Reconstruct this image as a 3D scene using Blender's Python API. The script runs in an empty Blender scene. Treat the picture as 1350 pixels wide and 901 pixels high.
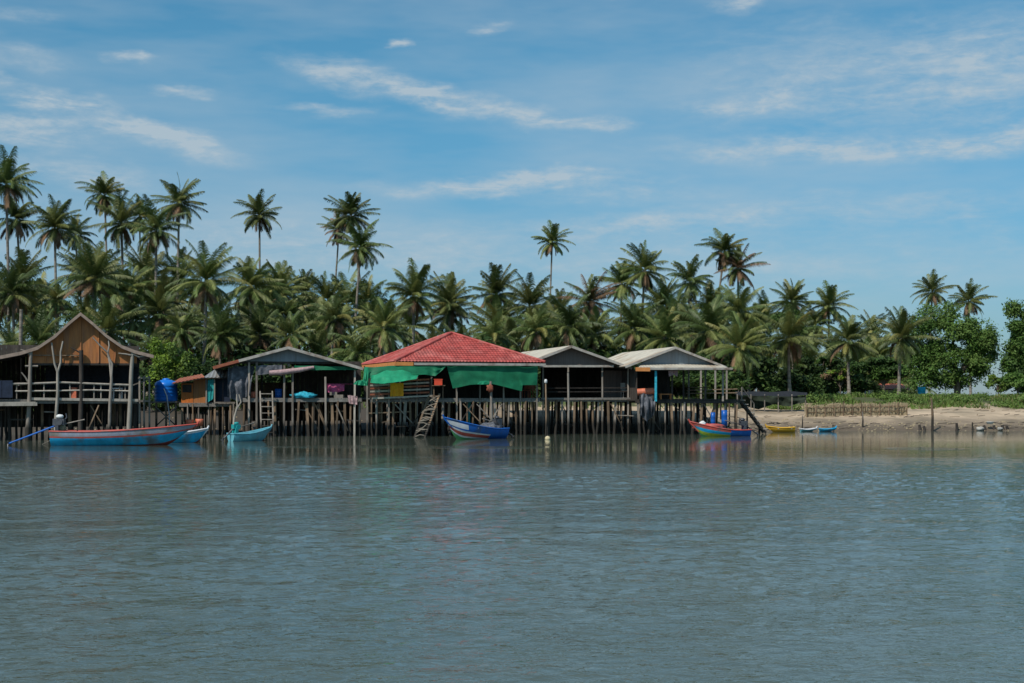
import bpy, math, random
from mathutils import Vector, Matrix, noise as mnoise
R = math.radians
F, CX, HY, CH = 1875.0, 675.0, 520.0, 2.3      # focal length in photo pixels, centre column, horizon row, camera height
S = bpy.context.scene
COL = S.collection

# ------------------------------------------------------------------ camera
cam_d = bpy.data.cameras.new('camera'); cam = bpy.data.objects.new('camera', cam_d); COL.objects.link(cam)
cam.location = (0, 0, CH); cam.rotation_euler = (R(90), 0, 0)
cam_d.sensor_width = 36; cam_d.lens = 36 * F / 1350
cam_d.shift_y = (HY - 450.5) / 1350
cam_d.clip_start = 0.5; cam_d.clip_end = 12000
S.camera = cam

# ------------------------------------------------------------------ light
SUN_EL, SUN_AZ = R(50), R(218)     # azimuth clockwise from +Y: from behind the camera's left shoulder
sd = Vector((math.sin(SUN_AZ) * math.cos(SUN_EL), math.cos(SUN_AZ) * math.cos(SUN_EL), math.sin(SUN_EL)))
sl = bpy.data.lights.new('sun', 'SUN'); sl.energy = 3.6; sl.angle = R(0.5); sl.color = (1, 0.95, 0.87)
so = bpy.data.objects.new('sun', sl); COL.objects.link(so); so.rotation_euler = (-sd).to_track_quat('-Z', 'Y').to_euler()
so.location = (0, 0, 80)
S.view_settings.view_transform = 'Standard'; S.view_settings.look = 'None'
S.view_settings.exposure = 0.0; S.view_settings.gamma = 1

W = bpy.data.worlds.new('World'); S.world = W; W.use_nodes = True
nt = W.node_tree; N = nt.nodes; LK = nt.links
N.clear()
def nd(t, **k):
    n = N.new(t)
    for a, b in k.items(): setattr(n, a, b)
    return n
def mth(op, a, b=None, c=None, clamp=False):
    n = nd('ShaderNodeMath', operation=op, use_clamp=clamp)
    for i, v in enumerate((a, b, c)):
        if v is None: continue
        if isinstance(v, (int, float)): n.inputs[i].default_value = v
        else: LK.new(v, n.inputs[i])
    return n.outputs[0]
sky = nd('ShaderNodeTexSky', sky_type='NISHITA', sun_disc=False)
sky.sun_elevation = SUN_EL; sky.sun_rotation = SUN_AZ; sky.air_density = 1.0; sky.dust_density = 0.6; sky.ozone_density = 1.0
tc = nd('ShaderNodeTexCoord'); sep = nd('ShaderNodeSeparateXYZ'); LK.new(tc.outputs['Generated'], sep.inputs[0])
az = mth('ARCTAN2', sep.outputs[0], sep.outputs[1]); el = mth('ARCSINE', sep.outputs[2])
cmb = nd('ShaderNodeCombineXYZ'); LK.new(az, cmb.inputs[0]); LK.new(el, cmb.inputs[1])
def wnoise(scale, sx, sy, detail, rough=0.6, off=0.0, dist=0.0):
    mp = nd('ShaderNodeMapping'); mp.inputs['Scale'].default_value = (sx, sy, 1); mp.inputs['Location'].default_value = (off, off * .7, off)
    LK.new(cmb.outputs[0], mp.inputs[0])
    n = nd('ShaderNodeTexNoise'); n.inputs['Scale'].default_value = scale; n.inputs['Detail'].default_value = detail
    n.inputs['Roughness'].default_value = rough; n.inputs['Distortion'].default_value = dist
    LK.new(mp.outputs[0], n.inputs[0]); return n
w1 = wnoise(9, 1, 2.4, 5, .62)
wsub = nd('ShaderNodeVectorMath', operation='SUBTRACT'); LK.new(w1.outputs['Color'], wsub.inputs[0]); wsub.inputs[1].default_value = (.5, .5, .5)
wmul = nd('ShaderNodeVectorMath', operation='MULTIPLY'); LK.new(wsub.outputs[0], wmul.inputs[0]); wmul.inputs[1].default_value = (.10, .035, 0)
wadd = nd('ShaderNodeVectorMath', operation='ADD'); LK.new(cmb.outputs[0], wadd.inputs[0]); LK.new(wmul.outputs[0], wadd.inputs[1])
CL = [(455,108,110,20,13,.75),(580,138,95,20,13,.95),(690,165,75,16,8,.8),(775,172,60,11,0,.8),(90,152,75,14,7,1.0),(225,192,130,17,10,.95),
      (40,190,130,26,4,.7),(110,242,120,22,0,.45),(640,241,170,11,-2,.9),(535,71,20,6,0,1.1),(622,47,36,8,-4,.6),(5,130,30,14,0,.8),(8,45,28,9,0,.7),
      (1120,120,260,85,0,.34),(1080,205,260,18,1,.62),(1290,200,150,18,-3,.6),(1290,120,150,70,0,.36),(985,146,100,9,0,.5),(970,27,32,12,0,.6),(850,12,40,8,0,.3),
      (890,288,220,18,-5,.5),(1290,320,60,20,30,.3),(180,101,34,6,0,.6),(245,139,42,7,0,.6),(430,150,70,6,0,.5),(820,250,200,20,0,.25),(1180,285,260,26,0,.3),
      (330,330,400,50,0,.3),(900,350,500,60,0,.28),(60,60,60,12,0,.3),(60,110,60,10,0,.35)]
tot = None
for (px, py, hw, hh, an, st) in CL:
    mp = nd('ShaderNodeMapping', vector_type='TEXTURE')
    mp.inputs['Location'].default_value = ((px - CX) / F, (HY - py) / F, 0)
    mp.inputs['Rotation'].default_value = (0, 0, -R(an)); mp.inputs['Scale'].default_value = (hw * 1.25 / F, hh * 1.45 / F, 1)
    LK.new(wadd.outputs[0], mp.inputs[0])
    ln = nd('ShaderNodeVectorMath', operation='LENGTH'); LK.new(mp.outputs[0], ln.inputs[0])
    mr = nd('ShaderNodeMapRange', interpolation_type='SMOOTHSTEP'); LK.new(ln.outputs['Value'], mr.inputs[0])
    mr.inputs[1].default_value = 1.0; mr.inputs[2].default_value = 0.0; mr.inputs[3].default_value = 0; mr.inputs[4].default_value = st
    tot = mr.outputs[0] if tot is None else mth('ADD', tot, mr.outputs[0])
w2 = wnoise(22, 1, 4.2, 7, .62, 3.3, .6); w3 = wnoise(70, 1, 2.6, 5, .6, 7.7)
brk = mth('MULTIPLY_ADD', w2.outputs['Fac'], 2.0, -.48, clamp=True)
fine = mth('MULTIPLY_ADD', w3.outputs['Fac'], 2.6, -.35)
c1 = mth('MULTIPLY', mth('MULTIPLY', tot, brk), fine)
veil = mth('MULTIPLY', mth('MULTIPLY_ADD', wnoise(6, 1, 4.5, 4, .55, 9.1).outputs['Fac'], 1.3, -.42, clamp=True), .75)
c2 = mth('MINIMUM', mth('ADD', mth('MULTIPLY', c1, 1.45), veil), .8)
# clouds fade out overhead so that the zenith stays clear
tint = nd('ShaderNodeMix', data_type='RGBA', blend_type='MULTIPLY'); tint.inputs[0].default_value = 1
LK.new(sky.outputs[0], tint.inputs[6])
hr = nd('ShaderNodeMapRange', interpolation_type='SMOOTHSTEP'); LK.new(el, hr.inputs[0]); hr.inputs[1].default_value = -.02; hr.inputs[2].default_value = .26
hm = nd('ShaderNodeMix', data_type='RGBA'); LK.new(hr.outputs[0], hm.inputs[0]); hm.inputs[6].default_value = (.41, .61, .85, 1); hm.inputs[7].default_value = (.40, .88, 1.0, 1)
LK.new(hm.outputs[2], tint.inputs[7])
mx = nd('ShaderNodeMix', data_type='RGBA'); LK.new(c2, mx.inputs[0]); LK.new(tint.outputs[2], mx.inputs[6]); mx.inputs[7].default_value = (4.7, 5.5, 6.05, 1)
bg = nd('ShaderNodeBackground'); bg.inputs[1].default_value = 0.1; LK.new(mx.outputs[2], bg.inputs[0])
out = nd('ShaderNodeOutputWorld'); LK.new(bg.outputs[0], out.inputs[0])

# ------------------------------------------------------------------ materials
def mat(name, col, rough=.8, metal=0, var=.25, vscale=6, bump=.0, bscale=30, stretch=(1, 1, 1), col2=None, spec=.35, trans=0, c2amt=.5, rnd=0, wave=None, space='Object', wet=None):
    """procedural Principled material: base colour broken up by noise, optional second colour patches, bump, per-object variation, translucency"""
    m = bpy.data.materials.new(name); m.use_nodes = True; t = m.node_tree; n = t.nodes; l = t.links
    b = n['Principled BSDF']; b.inputs['Roughness'].default_value = rough; b.inputs['Metallic'].default_value = metal
    b.inputs['Specular IOR Level'].default_value = spec
    tcn = n.new('ShaderNodeTexCoord'); mp = n.new('ShaderNodeMapping'); mp.inputs['Scale'].default_value = stretch
    if space == 'World':
        g = n.new('ShaderNodeNewGeometry'); l.new(g.outputs['Position'], mp.inputs[0])
    else: l.new(tcn.outputs[space], mp.inputs[0])
    nz = n.new('ShaderNodeTexNoise'); nz.inputs['Scale'].default_value = vscale; nz.inputs['Detail'].default_value = 6; nz.inputs['Roughness'].default_value = .62
    l.new(mp.outputs[0], nz.inputs[0])
    mr = n.new('ShaderNodeMapRange'); mr.inputs[1].default_value = .3; mr.inputs[2].default_value = .7; mr.inputs[3].default_value = 1 - var; mr.inputs[4].default_value = 1 + var
    l.new(nz.outputs['Fac'], mr.inputs[0])
    base = n.new('ShaderNodeRGB'); base.outputs[0].default_value = (*col, 1); cur = base.outputs[0]
    if col2:
        n2 = n.new('ShaderNodeTexNoise'); n2.inputs['Scale'].default_value = vscale * .37; n2.inputs['Detail'].default_value = 5; l.new(mp.outputs[0], n2.inputs[0])
        rr = n.new('ShaderNodeMapRange'); rr.inputs[1].default_value = .62 - .24 * c2amt; rr.inputs[2].default_value = .72 - .14 * c2amt; l.new(n2.outputs['Fac'], rr.inputs[0])
        mm = n.new('ShaderNodeMix'); mm.data_type = 'RGBA'; l.new(rr.outputs[0], mm.inputs[0]); l.new(cur, mm.inputs[6]); mm.inputs[7].default_value = (*col2, 1); cur = mm.outputs[2]
    vm = n.new('ShaderNodeVectorMath'); vm.operation = 'SCALE'; l.new(cur, vm.inputs[0]); l.new(mr.outputs[0], vm.inputs['Scale']); cur = vm.outputs[0]
    if rnd:
        oi = n.new('ShaderNodeObjectInfo'); m2 = n.new('ShaderNodeMapRange'); m2.inputs[3].default_value = 1 - rnd; m2.inputs[4].default_value = 1 + rnd
        l.new(oi.outputs['Random'], m2.inputs[0]); v2 = n.new('ShaderNodeVectorMath'); v2.operation = 'SCALE'; l.new(cur, v2.inputs[0]); l.new(m2.outputs[0], v2.inputs['Scale']); cur = v2.outputs[0]
    if wet:      # timber or hull kept dark by the tide below a height
        g = n.new('ShaderNodeNewGeometry'); sp = n.new('ShaderNodeSeparateXYZ'); l.new(g.outputs['Position'], sp.inputs[0])
        ad = n.new('ShaderNodeMath'); ad.operation = 'MULTIPLY_ADD'; l.new(nz.outputs['Fac'], ad.inputs[0]); ad.inputs[1].default_value = .5; l.new(sp.outputs[2], ad.inputs[2])
        wr = n.new('ShaderNodeMapRange'); wr.inputs[1].default_value = wet; wr.inputs[2].default_value = wet + .35; l.new(ad.outputs[0], wr.inputs[0])
        mw = n.new('ShaderNodeMix'); mw.data_type = 'RGBA'; l.new(wr.outputs[0], mw.inputs[0]); mw.inputs[6].default_value = (.035, .03, .024, 1); l.new(cur, mw.inputs[7]); cur = mw.outputs[2]
    l.new(cur, b.inputs['Base Color'])
    if bump:
        bn = n.new('ShaderNodeTexNoise'); bn.inputs['Scale'].default_value = bscale; bn.inputs['Detail'].default_value = 4; l.new(mp.outputs[0], bn.inputs[0])
        bb = n.new('ShaderNodeBump'); bb.inputs['Strength'].default_value = .8; bb.inputs['Distance'].default_value = bump; l.new(bn.outputs['Fac'], bb.inputs['Height']); l.new(bb.outputs[0], b.inputs['Normal'])
    if trans:
        tr = n.new('ShaderNodeBsdfTranslucent'); l.new(cur, tr.inputs[0]); ms = n.new('ShaderNodeMixShader'); ms.inputs[0].default_value = trans
        l.new(b.outputs[0], ms.inputs[1]); l.new(tr.outputs[0], ms.inputs[2]); l.new(ms.outputs[0], n['Material Output'].inputs[0])
    return m

M = {}
def mk(key, *a, **k): M[key] = mat(key, *a, **k)
mk('grey_wood', (.25, .215, .18), .85, var=.4, vscale=5, stretch=(1, 1, .25), bump=.01, rnd=.35, wet=.85)
mk('brown_wood', (.20, .135, .085), .85, var=.4, vscale=5, stretch=(1, 1, .25), bump=.01, rnd=.35, wet=.85)
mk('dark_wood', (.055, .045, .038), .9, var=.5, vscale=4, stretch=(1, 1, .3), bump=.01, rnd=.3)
mk('pale_wood', (.36, .32, .27), .85, var=.3, vscale=5, stretch=(1, 1, .3), bump=.01, rnd=.2)
mk('deck_wood', (.20, .185, .165), .9, var=.35, vscale=5, bump=.01)
mk('orange_board', (.44, .17, .055), .7, var=.22, vscale=3, stretch=(3, 1, .4), col2=(.30, .13, .06), bump=.004)
mk('sunlit_orange', (.62, .17, .03), .6, var=.2, vscale=3)  # shed's left wall: brightness of the sunlit side put into the colour
mk('grey_panel', (.23, .26, .28), .6, var=.15, vscale=2, stretch=(4, 1, .3), col2=(.2, .2, .2))
mk('brown_panel', (.15, .115, .10), .8, var=.2, vscale=3, stretch=(5, 1, .3))
mk('zinc', (.34, .34, .33), .5, metal=.3, var=.2, vscale=2, col2=(.28, .2, .14), c2amt=.25)
mk('pale_zinc', (.50, .455, .37), .65, var=.22, vscale=1.6, col2=(.36, .27, .19), c2amt=.5)
mk('rust', (.30, .09, .05), .8, var=.3, vscale=4, col2=(.4, .16, .08))
mk('trim', (.40, .365, .32), .6, var=.2, vscale=5, col2=(.26, .2, .16), c2amt=.4)
mk('warm_trim', (.34, .25, .195), .8, var=.25, vscale=5)
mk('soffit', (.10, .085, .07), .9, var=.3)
mk('red_tile', (.40, .075, .062), .65, var=.38, vscale=2.2, col2=(.45, .13, .11), c2amt=.7)
mk('orange_fascia', (.62, .24, .07), .7, var=.2, vscale=4)
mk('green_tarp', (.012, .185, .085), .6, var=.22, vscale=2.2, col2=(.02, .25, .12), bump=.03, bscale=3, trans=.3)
mk('lit_green', (.03, .40, .20), .55, var=.22, vscale=2.5, bump=.03, bscale=3, trans=.35)  # lighter copy of the tarpaulin green, sunlight put into its colour
mk('orange_cloth', (.85, .33, .02), .85, var=.15, bump=.02, bscale=6)
mk('red_plastic', (.62, .07, .03), .4, var=.1)
mk('black_net', (.018, .02, .025), .95, var=.4, vscale=8, bump=.03, bscale=6)
mk('navy', (.02, .03, .055), .8, var=.3, vscale=4)
mk('dark_green_net', (.03, .042, .028), .95, var=.5, vscale=3)
mk('grey_net', (.10, .105, .12), .95, var=.5, vscale=6, bump=.05, bscale=5, col2=(.22, .22, .24), c2amt=.3)
mk('tank_blue', (.01, .17, .62), .3, var=.08, vscale=2)
mk('drum_blue', (.01, .10, .40), .35, var=.15)
mk('teal', (.02, .30, .30), .6, var=.2)
mk('turq_cloth', (.03, .36, .48), .8, var=.3, vscale=8, bump=.05, bscale=8)
mk('pink_cloth', (.50, .09, .20), .8, var=.3, vscale=8, bump=.05, bscale=8)
mk('pale_cloth', (.42, .28, .28), .85, var=.3, vscale=8, bump=.04, bscale=8)
mk('white', (.70, .70, .68), .5, var=.12, vscale=6)
mk('salmon', (.62, .17, .09), .5, var=.25, vscale=7)
mk('boat_blue', (.012, .35, .62), .55, var=.28, vscale=3, col2=(.10, .16, .20), c2amt=.22, stretch=(1, 1, .6), bump=.004, bscale=20)
mk('boat_deep', (.015, .13, .48), .55, var=.18, vscale=4, col2=(.06, .12, .26), c2amt=.22, stretch=(1, 1, .6), bump=.004, bscale=20)
mk('boat_turq', (.14, .42, .50), .45, var=.18, vscale=4, col2=(.16, .30, .34), c2amt=.22, stretch=(1, 1, .6), bump=.004, bscale=20)
mk('boat_grey', (.30, .33, .40), .5, var=.2, vscale=4, col2=(.22, .20, .18), c2amt=.22, stretch=(1, 1, .6), bump=.004, bscale=20)
mk('boat_red', (.52, .09, .07), .45, var=.2, vscale=5, col2=(.32, .12, .10), c2amt=.22, stretch=(1, 1, .6), bump=.004, bscale=20)
mk('boat_maroon', (.16, .03, .025), .6, var=.25, vscale=5)
mk('boat_white', (.68, .68, .70), .45, var=.12, vscale=5)
mk('boat_green', (.10, .36, .14), .5, var=.18, vscale=5)
mk('boat_lime', (.42, .50, .05), .5, var=.15, vscale=5)
mk('boat_inner', (.07, .12, .15), .8, var=.3, vscale=5)
mk('yellow', (.66, .36, .03), .45, var=.12, vscale=4)
mk('buoy', (.60, .50, .30), .6, var=.2, vscale=10)
mk('metal', (.12, .12, .13), .5, metal=.6, var=.3)
mk('rubber', (.02, .02, .02), .85, var=.3)
mk('straw', (.40, .32, .20), .95, var=.35, vscale=5, stretch=(3, 3, .5), bump=.03, bscale=14)
mk('concrete', (.42, .40, .36), .9, var=.2, vscale=5, bump=.01)
mk('rope', (.22, .19, .15), .9, var=.2)
# foliage
mk('leaf', (.086, .124, .032), .5, var=.3, vscale=1.2, rnd=.3, trans=.2, spec=.35)
mk('leaf_light', (.19, .21, .062), .5, var=.3, vscale=1.2, rnd=.25, trans=.25, spec=.35)
mk('leaf_yellow', (.24, .22, .06), .5, var=.3, vscale=1.2, rnd=.2, trans=.2)
mk('leaf_brown', (.20, .12, .065), .8, var=.3, vscale=1.2, rnd=.2)
mk('rachis', (.20, .21, .08), .6, var=.2)
mk('coconut', (.20, .20, .05), .5, var=.3, vscale=4)
mk('palm_bark', (.26, .225, .185), .9, var=.3, vscale=3, stretch=(1, 1, 4), bump=.03, bscale=5, rnd=.2, col2=(.16, .13, .10))
mk('bark', (.16, .125, .095), .9, var=.35, vscale=6, stretch=(1, 1, .3), bump=.03, bscale=9)
mk('broad', (.065, .125, .024), .65, var=.35, vscale=1.5, rnd=.3, trans=.2, spec=.2)
mk('broad_light', (.12, .19, .045), .65, var=.35, vscale=1.5, rnd=.25, trans=.25, spec=.2)
mk('understory', (.036, .068, .018), .65, var=.35, vscale=1.5, rnd=.35, trans=.2, spec=.2)
mk('understory_light', (.07, .115, .028), .65, var=.35, vscale=1.5, rnd=.3, trans=.2, spec=.2)
mk('broad_bright', (.20, .30, .035), .6, var=.3, vscale=1.5, trans=.3)
mk('grass', (.13, .20, .04), .6, var=.4, vscale=.8, trans=.2)
mk('dry_grass', (.24, .20, .09), .8, var=.3, vscale=1, trans=.1)

# ------------------------------------------------------------------ mesh builder
def origin(o):
    v = Vector((0, 0, 0))
    while o: v += o.location; o = o.parent
    return v
class MB:
    def __init__(s): s.v = []; s.f = []; s.m = []; s.sm = []
    def add(s, vs, fs, m=0, smooth=False):
        k = len(s.v); s.v += [Vector(p) for p in vs]
        for f in fs: s.f.append([i + k for i in f]); s.m.append(m); s.sm.append(smooth)
    def hexa(s, p, m=0):   # 8 points: bottom 4 ccw, top 4
        s.add(p, [(3, 2, 1, 0), (4, 5, 6, 7), (0, 1, 5, 4), (1, 2, 6, 5), (2, 3, 7, 6), (3, 0, 4, 7)], m)
    def box(s, c, d, rz=0, m=0):
        x, y, z = d[0] / 2, d[1] / 2, d[2] / 2; q = Matrix.Rotation(rz, 3, 'Z'); c = Vector(c)
        s.hexa([c + q @ Vector(p) for p in ((-x, -y, -z), (x, -y, -z), (x, y, -z), (-x, y, -z), (-x, -y, z), (x, -y, z), (x, y, z), (-x, y, z))], m)
    def beam(s, a, b, w, h, m=0):
        a = Vector(a); b = Vector(b); d = (b - a).normalized(); up = Vector((0, 0, 1)) if abs(d.z) < .9 else Vector((0, 1, 0))
        sx = d.cross(up).normalized() * w / 2; su = sx.cross(d).normalized() * h / 2
        s.hexa([a - sx - su, a + sx - su, b + sx - su, b - sx - su, a - sx + su, a + sx + su, b + sx + su, b - sx + su], m)
    def tube(s, pts, rad, n=7, m=0, smooth=True, cap=True):
        pts = [Vector(p) for p in pts]; rad = rad if isinstance(rad, (list, tuple)) else [rad] * len(pts); vs = []; fs = []
        for i, p in enumerate(pts):
            d = (pts[min(i + 1, len(pts) - 1)] - pts[max(i - 1, 0)]).normalized()
            ref = Vector((0, 1, 0)) if abs(d.y) < .9 else Vector((1, 0, 0))
            a = d.cross(ref).normalized(); b = d.cross(a)
            for j in range(n):
                t = 2 * math.pi * j / n; vs.append(p + (a * math.cos(t) + b * math.sin(t)) * rad[i])
        for i in range(len(pts) - 1):
            for j in range(n): fs.append((i * n + j, (i + 1) * n + j, (i + 1) * n + (j + 1) % n, i * n + (j + 1) % n))
        s.add(vs, fs, m, smooth)
        if cap: s.add(vs[:n], [tuple(range(n))], m); s.add(vs[-n:], [tuple(range(n))[::-1]], m)
    def lathe(s, c, prof, n=20, m=0):
        c = Vector(c); vs = []; fs = []
        for (r, z) in prof:
            for j in range(n): t = 2 * math.pi * j / n; vs.append(c + Vector((r * math.cos(t), r * math.sin(t), z)))
        for i in range(len(prof) - 1):
            for j in range(n): fs.append((i * n + j, i * n + (j + 1) % n, (i + 1) * n + (j + 1) % n, (i + 1) * n + j))
        s.add(vs, fs, m, True)
    def grid(s, fn, nu, nv, m=0, smooth=True):
        vs = [fn(i / nu, j / nv) for j in range(nv + 1) for i in range(nu + 1)]
        fs = [(j * (nu + 1) + i, j * (nu + 1) + i + 1, (j + 1) * (nu + 1) + i + 1, (j + 1) * (nu + 1) + i) for j in range(nv) for i in range(nu)]
        s.add(vs, fs, m, smooth)
    def blob(s, c, d, seed=0, rough=.3, m=0, nu=14, nv=9, floor=None):
        c = Vector(c)
        def fn(u, v):
            t = 2 * math.pi * u; p = math.pi * v
            n = Vector((math.cos(t) * math.sin(p), math.sin(t) * math.sin(p), math.cos(p)))
            k = 1 + rough * (mnoise.noise(n * 2.2 + Vector((seed * 3.1, seed, 0)))) * 2
            q = c + Vector((n.x * d[0] / 2, n.y * d[1] / 2, n.z * d[2] / 2)) * k
            if floor is not None: q.z = max(q.z, floor)
            return q
        s.grid(fn, nu, nv, m)
    def sheet(s, top, bot, nx=30, nz=8, wave=.06, belly=.0, m=0, seed=0):
        """cloth hung between two polylines, with folds"""
        def along(P, t):
            P = [Vector(p) for p in P]; k = t * (len(P) - 1); i = min(int(k), len(P) - 2); return P[i].lerp(P[i + 1], k - i)
        def fn(u, v):
            a = along(top, u); b = along(bot, u); p = a.lerp(b, v)
            w = wave * (math.sin(u * 23 + seed + 2 * math.sin(u * 7 + seed)) * (.3 + .7 * v) + 1.2 * mnoise.noise(Vector((u * 6 + seed, v * 3, seed))))
            return p + Vector((0, w - belly * math.sin(math.pi * v), wave * .5 * mnoise.noise(Vector((u * 5, v * 2, seed + 9)))))
        s.grid(fn, nx, nz, m)
    def build(s, name, mats, parent=None, loc=None, **props):
        if not isinstance(mats, (list, tuple)): mats = [mats]
        me = bpy.data.meshes.new(name); o = bpy.data.objects.new(name, me); COL.objects.link(o)
        if parent: o.parent = parent; off = origin(parent)
        elif loc is not None: o.location = loc; off = Vector(loc)
        else:
            lo = Vector((min(v.x for v in s.v), min(v.y for v in s.v), min(v.z for v in s.v))); hi = Vector((max(v.x for v in s.v), max(v.y for v in s.v), 0))
            off = Vector(((lo.x + hi.x) / 2, (lo.y + hi.y) / 2, lo.z)); o.location = off
        me.from_pydata([v - off for v in s.v], [], s.f); 
        for mm in mats: me.materials.append(M[mm] if isinstance(mm, str) else mm)
        me.polygons.foreach_set('material_index', s.m); me.polygons.foreach_set('use_smooth', s.sm); me.update()
        for k, v in props.items(): o[k] = v
        return o
def thing(name, label, cat, loc, group=None):
    o = bpy.data.objects.new(name, None); COL.objects.link(o); o.location = loc; o.empty_display_size = .3
    o['label'] = label; o['category'] = cat
    if group: o['group'] = group
    return o
def tag(o, label, cat, group=None):
    o['label'] = label; o['category'] = cat
    if group: o['group'] = group
    return o
def P(px, py, Y): return Vector(((px - CX) / F * Y, Y, CH + (HY - py) / F * Y))
def G(px, Y, z): return Vector(((px - CX) / F * Y, Y, z))
def beamset(name, m, parent, *segs, **k):
    b = MB()
    for sg in segs: b.beam(*sg)
    return b.build(name, m, parent, **k)

# ------------------------------------------------------------------ terrain and water
def sm(a, b, x):
    t = max(0, min(1, (x - a) / (b - a))); return t * t * (3 - 2 * t)
def shore(x):
    r = sm(10, 18, x); l = 1 - sm(-22, -17, x)
    return 85.0 + 4.5 * r - 1.5 * l + 1.1 * mnoise.noise(Vector((x * .12, 3, 0))) + .4 * mnoise.noise(Vector((x * .6, 8, 0)))
def hz(x, y):
    d = y - shore(x)
    if d < 0: z = max(-1.5, d * .12)
    elif d < 9: z = .03 + 1.17 * (d / 9) ** .8
    else: z = 1.2
    z += .85 * sm(11.5, 17, d + 1.5 * mnoise.noise(Vector((x * .15, y * .05, 5))))
    z += .05 * mnoise.noise(Vector((x * .7, y * .7, 0))) * (1 if d > 0 else .3) + .03 * mnoise.noise(Vector((x * 2, y * 2, 4)))
    if d > 20: z += .1 * mnoise.noise(Vector((x * .2, y * .2, 1)))
    z = z * (1 - sm(235, 270, y)) - 1.5 * sm(235, 270, y)
    return z
xs = [-4000, -1500, -600, -300, -160] + [-110 + i * 1.0 for i in range(0, 60)] + [-50 + .5 * i for i in range(0, 201)] + [52 + i for i in range(60)] + [160, 300, 600, 1500, 4000]
ys = [-30, 0, 40, 60, 74] + [80 + .45 * i for i in range(0, 80)] + [118 + 4 * i for i in range(40)] + [300, 500, 1200, 4000]
g = MB()
g.v = [Vector((x, y, hz(x, y))) for y in ys for x in xs]; nx = len(xs)
for j in range(len(ys) - 1):
    for i in range(nx - 1): g.f.append([j * nx + i, j * nx + i + 1, (j + 1) * nx + i + 1, (j + 1) * nx + i]); g.m.append(0); g.sm.append(True)
gm = mat('sand', (.50, .38, .26), .95, var=.22, vscale=.8, bump=.06, bscale=3, col2=(.30, .235, .16), c2amt=.6, space='World')
t = gm.node_tree; n = t.nodes; l = t.links; b = n['Principled BSDF']; src = b.inputs['Base Color'].links[0].from_socket
ge = n.new('ShaderNodeNewGeometry'); sp = n.new('ShaderNodeSeparateXYZ'); l.new(ge.outputs['Position'], sp.inputs[0])
nz = n.new('ShaderNodeTexNoise'); nz.inputs['Scale'].default_value = .9; nz.inputs['Detail'].default_value = 6; l.new(ge.outputs['Position'], nz.inputs[0])
ad = n.new('ShaderNodeMath'); ad.operation = 'MULTIPLY_ADD'; l.new(nz.outputs['Fac'], ad.inputs[0]); ad.inputs[1].default_value = .7; l.new(sp.outputs[2], ad.inputs[2])
def blend(lo, hi, ca, fac, frm, a_is_col=True):
    r = n.new('ShaderNodeMapRange'); r.inputs[1].default_value = lo; r.inputs[2].default_value = hi; l.new(fac, r.inputs[0])
    mm = n.new('ShaderNodeMix'); mm.data_type = 'RGBA'; l.new(r.outputs[0], mm.inputs[0])
    if a_is_col: mm.inputs[6].default_value = (*ca, 1); l.new(frm, mm.inputs[7])
    else: l.new(frm, mm.inputs[6]); mm.inputs[7].default_value = (*ca, 1)
    return mm.outputs[2]
c = blend(.5, 1.25, (.13, .10, .07), ad.outputs[0], src)                 # wet mud at the waterline
c = blend(1.75, 1.95, (.075, .085, .035), ad.outputs[0], c, False)        # earth and litter above the beach
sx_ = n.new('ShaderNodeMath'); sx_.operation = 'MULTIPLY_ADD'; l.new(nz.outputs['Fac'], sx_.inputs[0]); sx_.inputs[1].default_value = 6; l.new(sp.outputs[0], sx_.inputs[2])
c = blend(-2, 5, (.07, .055, .04), sx_.outputs[0], c)                     # dark mud and leaf litter, with under-deck shade put into the colour
l.new(c, b.inputs['Base Color'])
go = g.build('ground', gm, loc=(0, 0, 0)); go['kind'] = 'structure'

wm = bpy.data.materials.new('water'); wm.use_nodes = True; t = wm.node_tree; n = t.nodes; l = t.links; b = n['Principled BSDF']
b.inputs['Roughness'].default_value = .045; b.inputs['IOR'].default_value = 1.33
ge = n.new('ShaderNodeNewGeometry')
def tn(scale, sx, sy, det=3, rough=.5, dist=0, rot=0):
    mp = n.new('ShaderNodeMapping'); mp.inputs['Scale'].default_value = (sx, sy, 1); mp.inputs['Rotation'].default_value = (0, 0, rot); l.new(ge.outputs['Position'], mp.inputs[0])
    q = n.new('ShaderNodeTexNoise'); q.inputs['Scale'].default_value = scale; q.inputs['Detail'].default_value = det; q.inputs['Roughness'].default_value = rough; q.inputs['Distortion'].default_value = dist
    l.new(mp.outputs[0], q.inputs[0]); return q.outputs['Fac']
def mt(op, a, b=None, c=None):
    q = n.new('ShaderNodeMath'); q.operation = op
    for i, v in enumerate((a, b, c)):
        if v is None: continue
        if isinstance(v, (int, float)): q.inputs[i].default_value = v
        else: l.new(v, q.inputs[i])
    return q.outputs[0]
def mrg(v, a, b_, c_, d_):
    q = n.new('ShaderNodeMapRange'); q.interpolation_type = 'SMOOTHSTEP'; l.new(v, q.inputs[0])
    for i, x in enumerate((a, b_, c_, d_)): q.inputs[i + 1].default_value = x
    return q.outputs[0]
sp = n.new('ShaderNodeSeparateXYZ'); l.new(ge.outputs['Position'], sp.inputs[0])
yw = mt('MULTIPLY_ADD', tn(.035, 1, 2.2, 3), 26, sp.outputs[1])     # wind line wanders
calm = mrg(yw, 54, 72, 1.0, .10)
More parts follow.
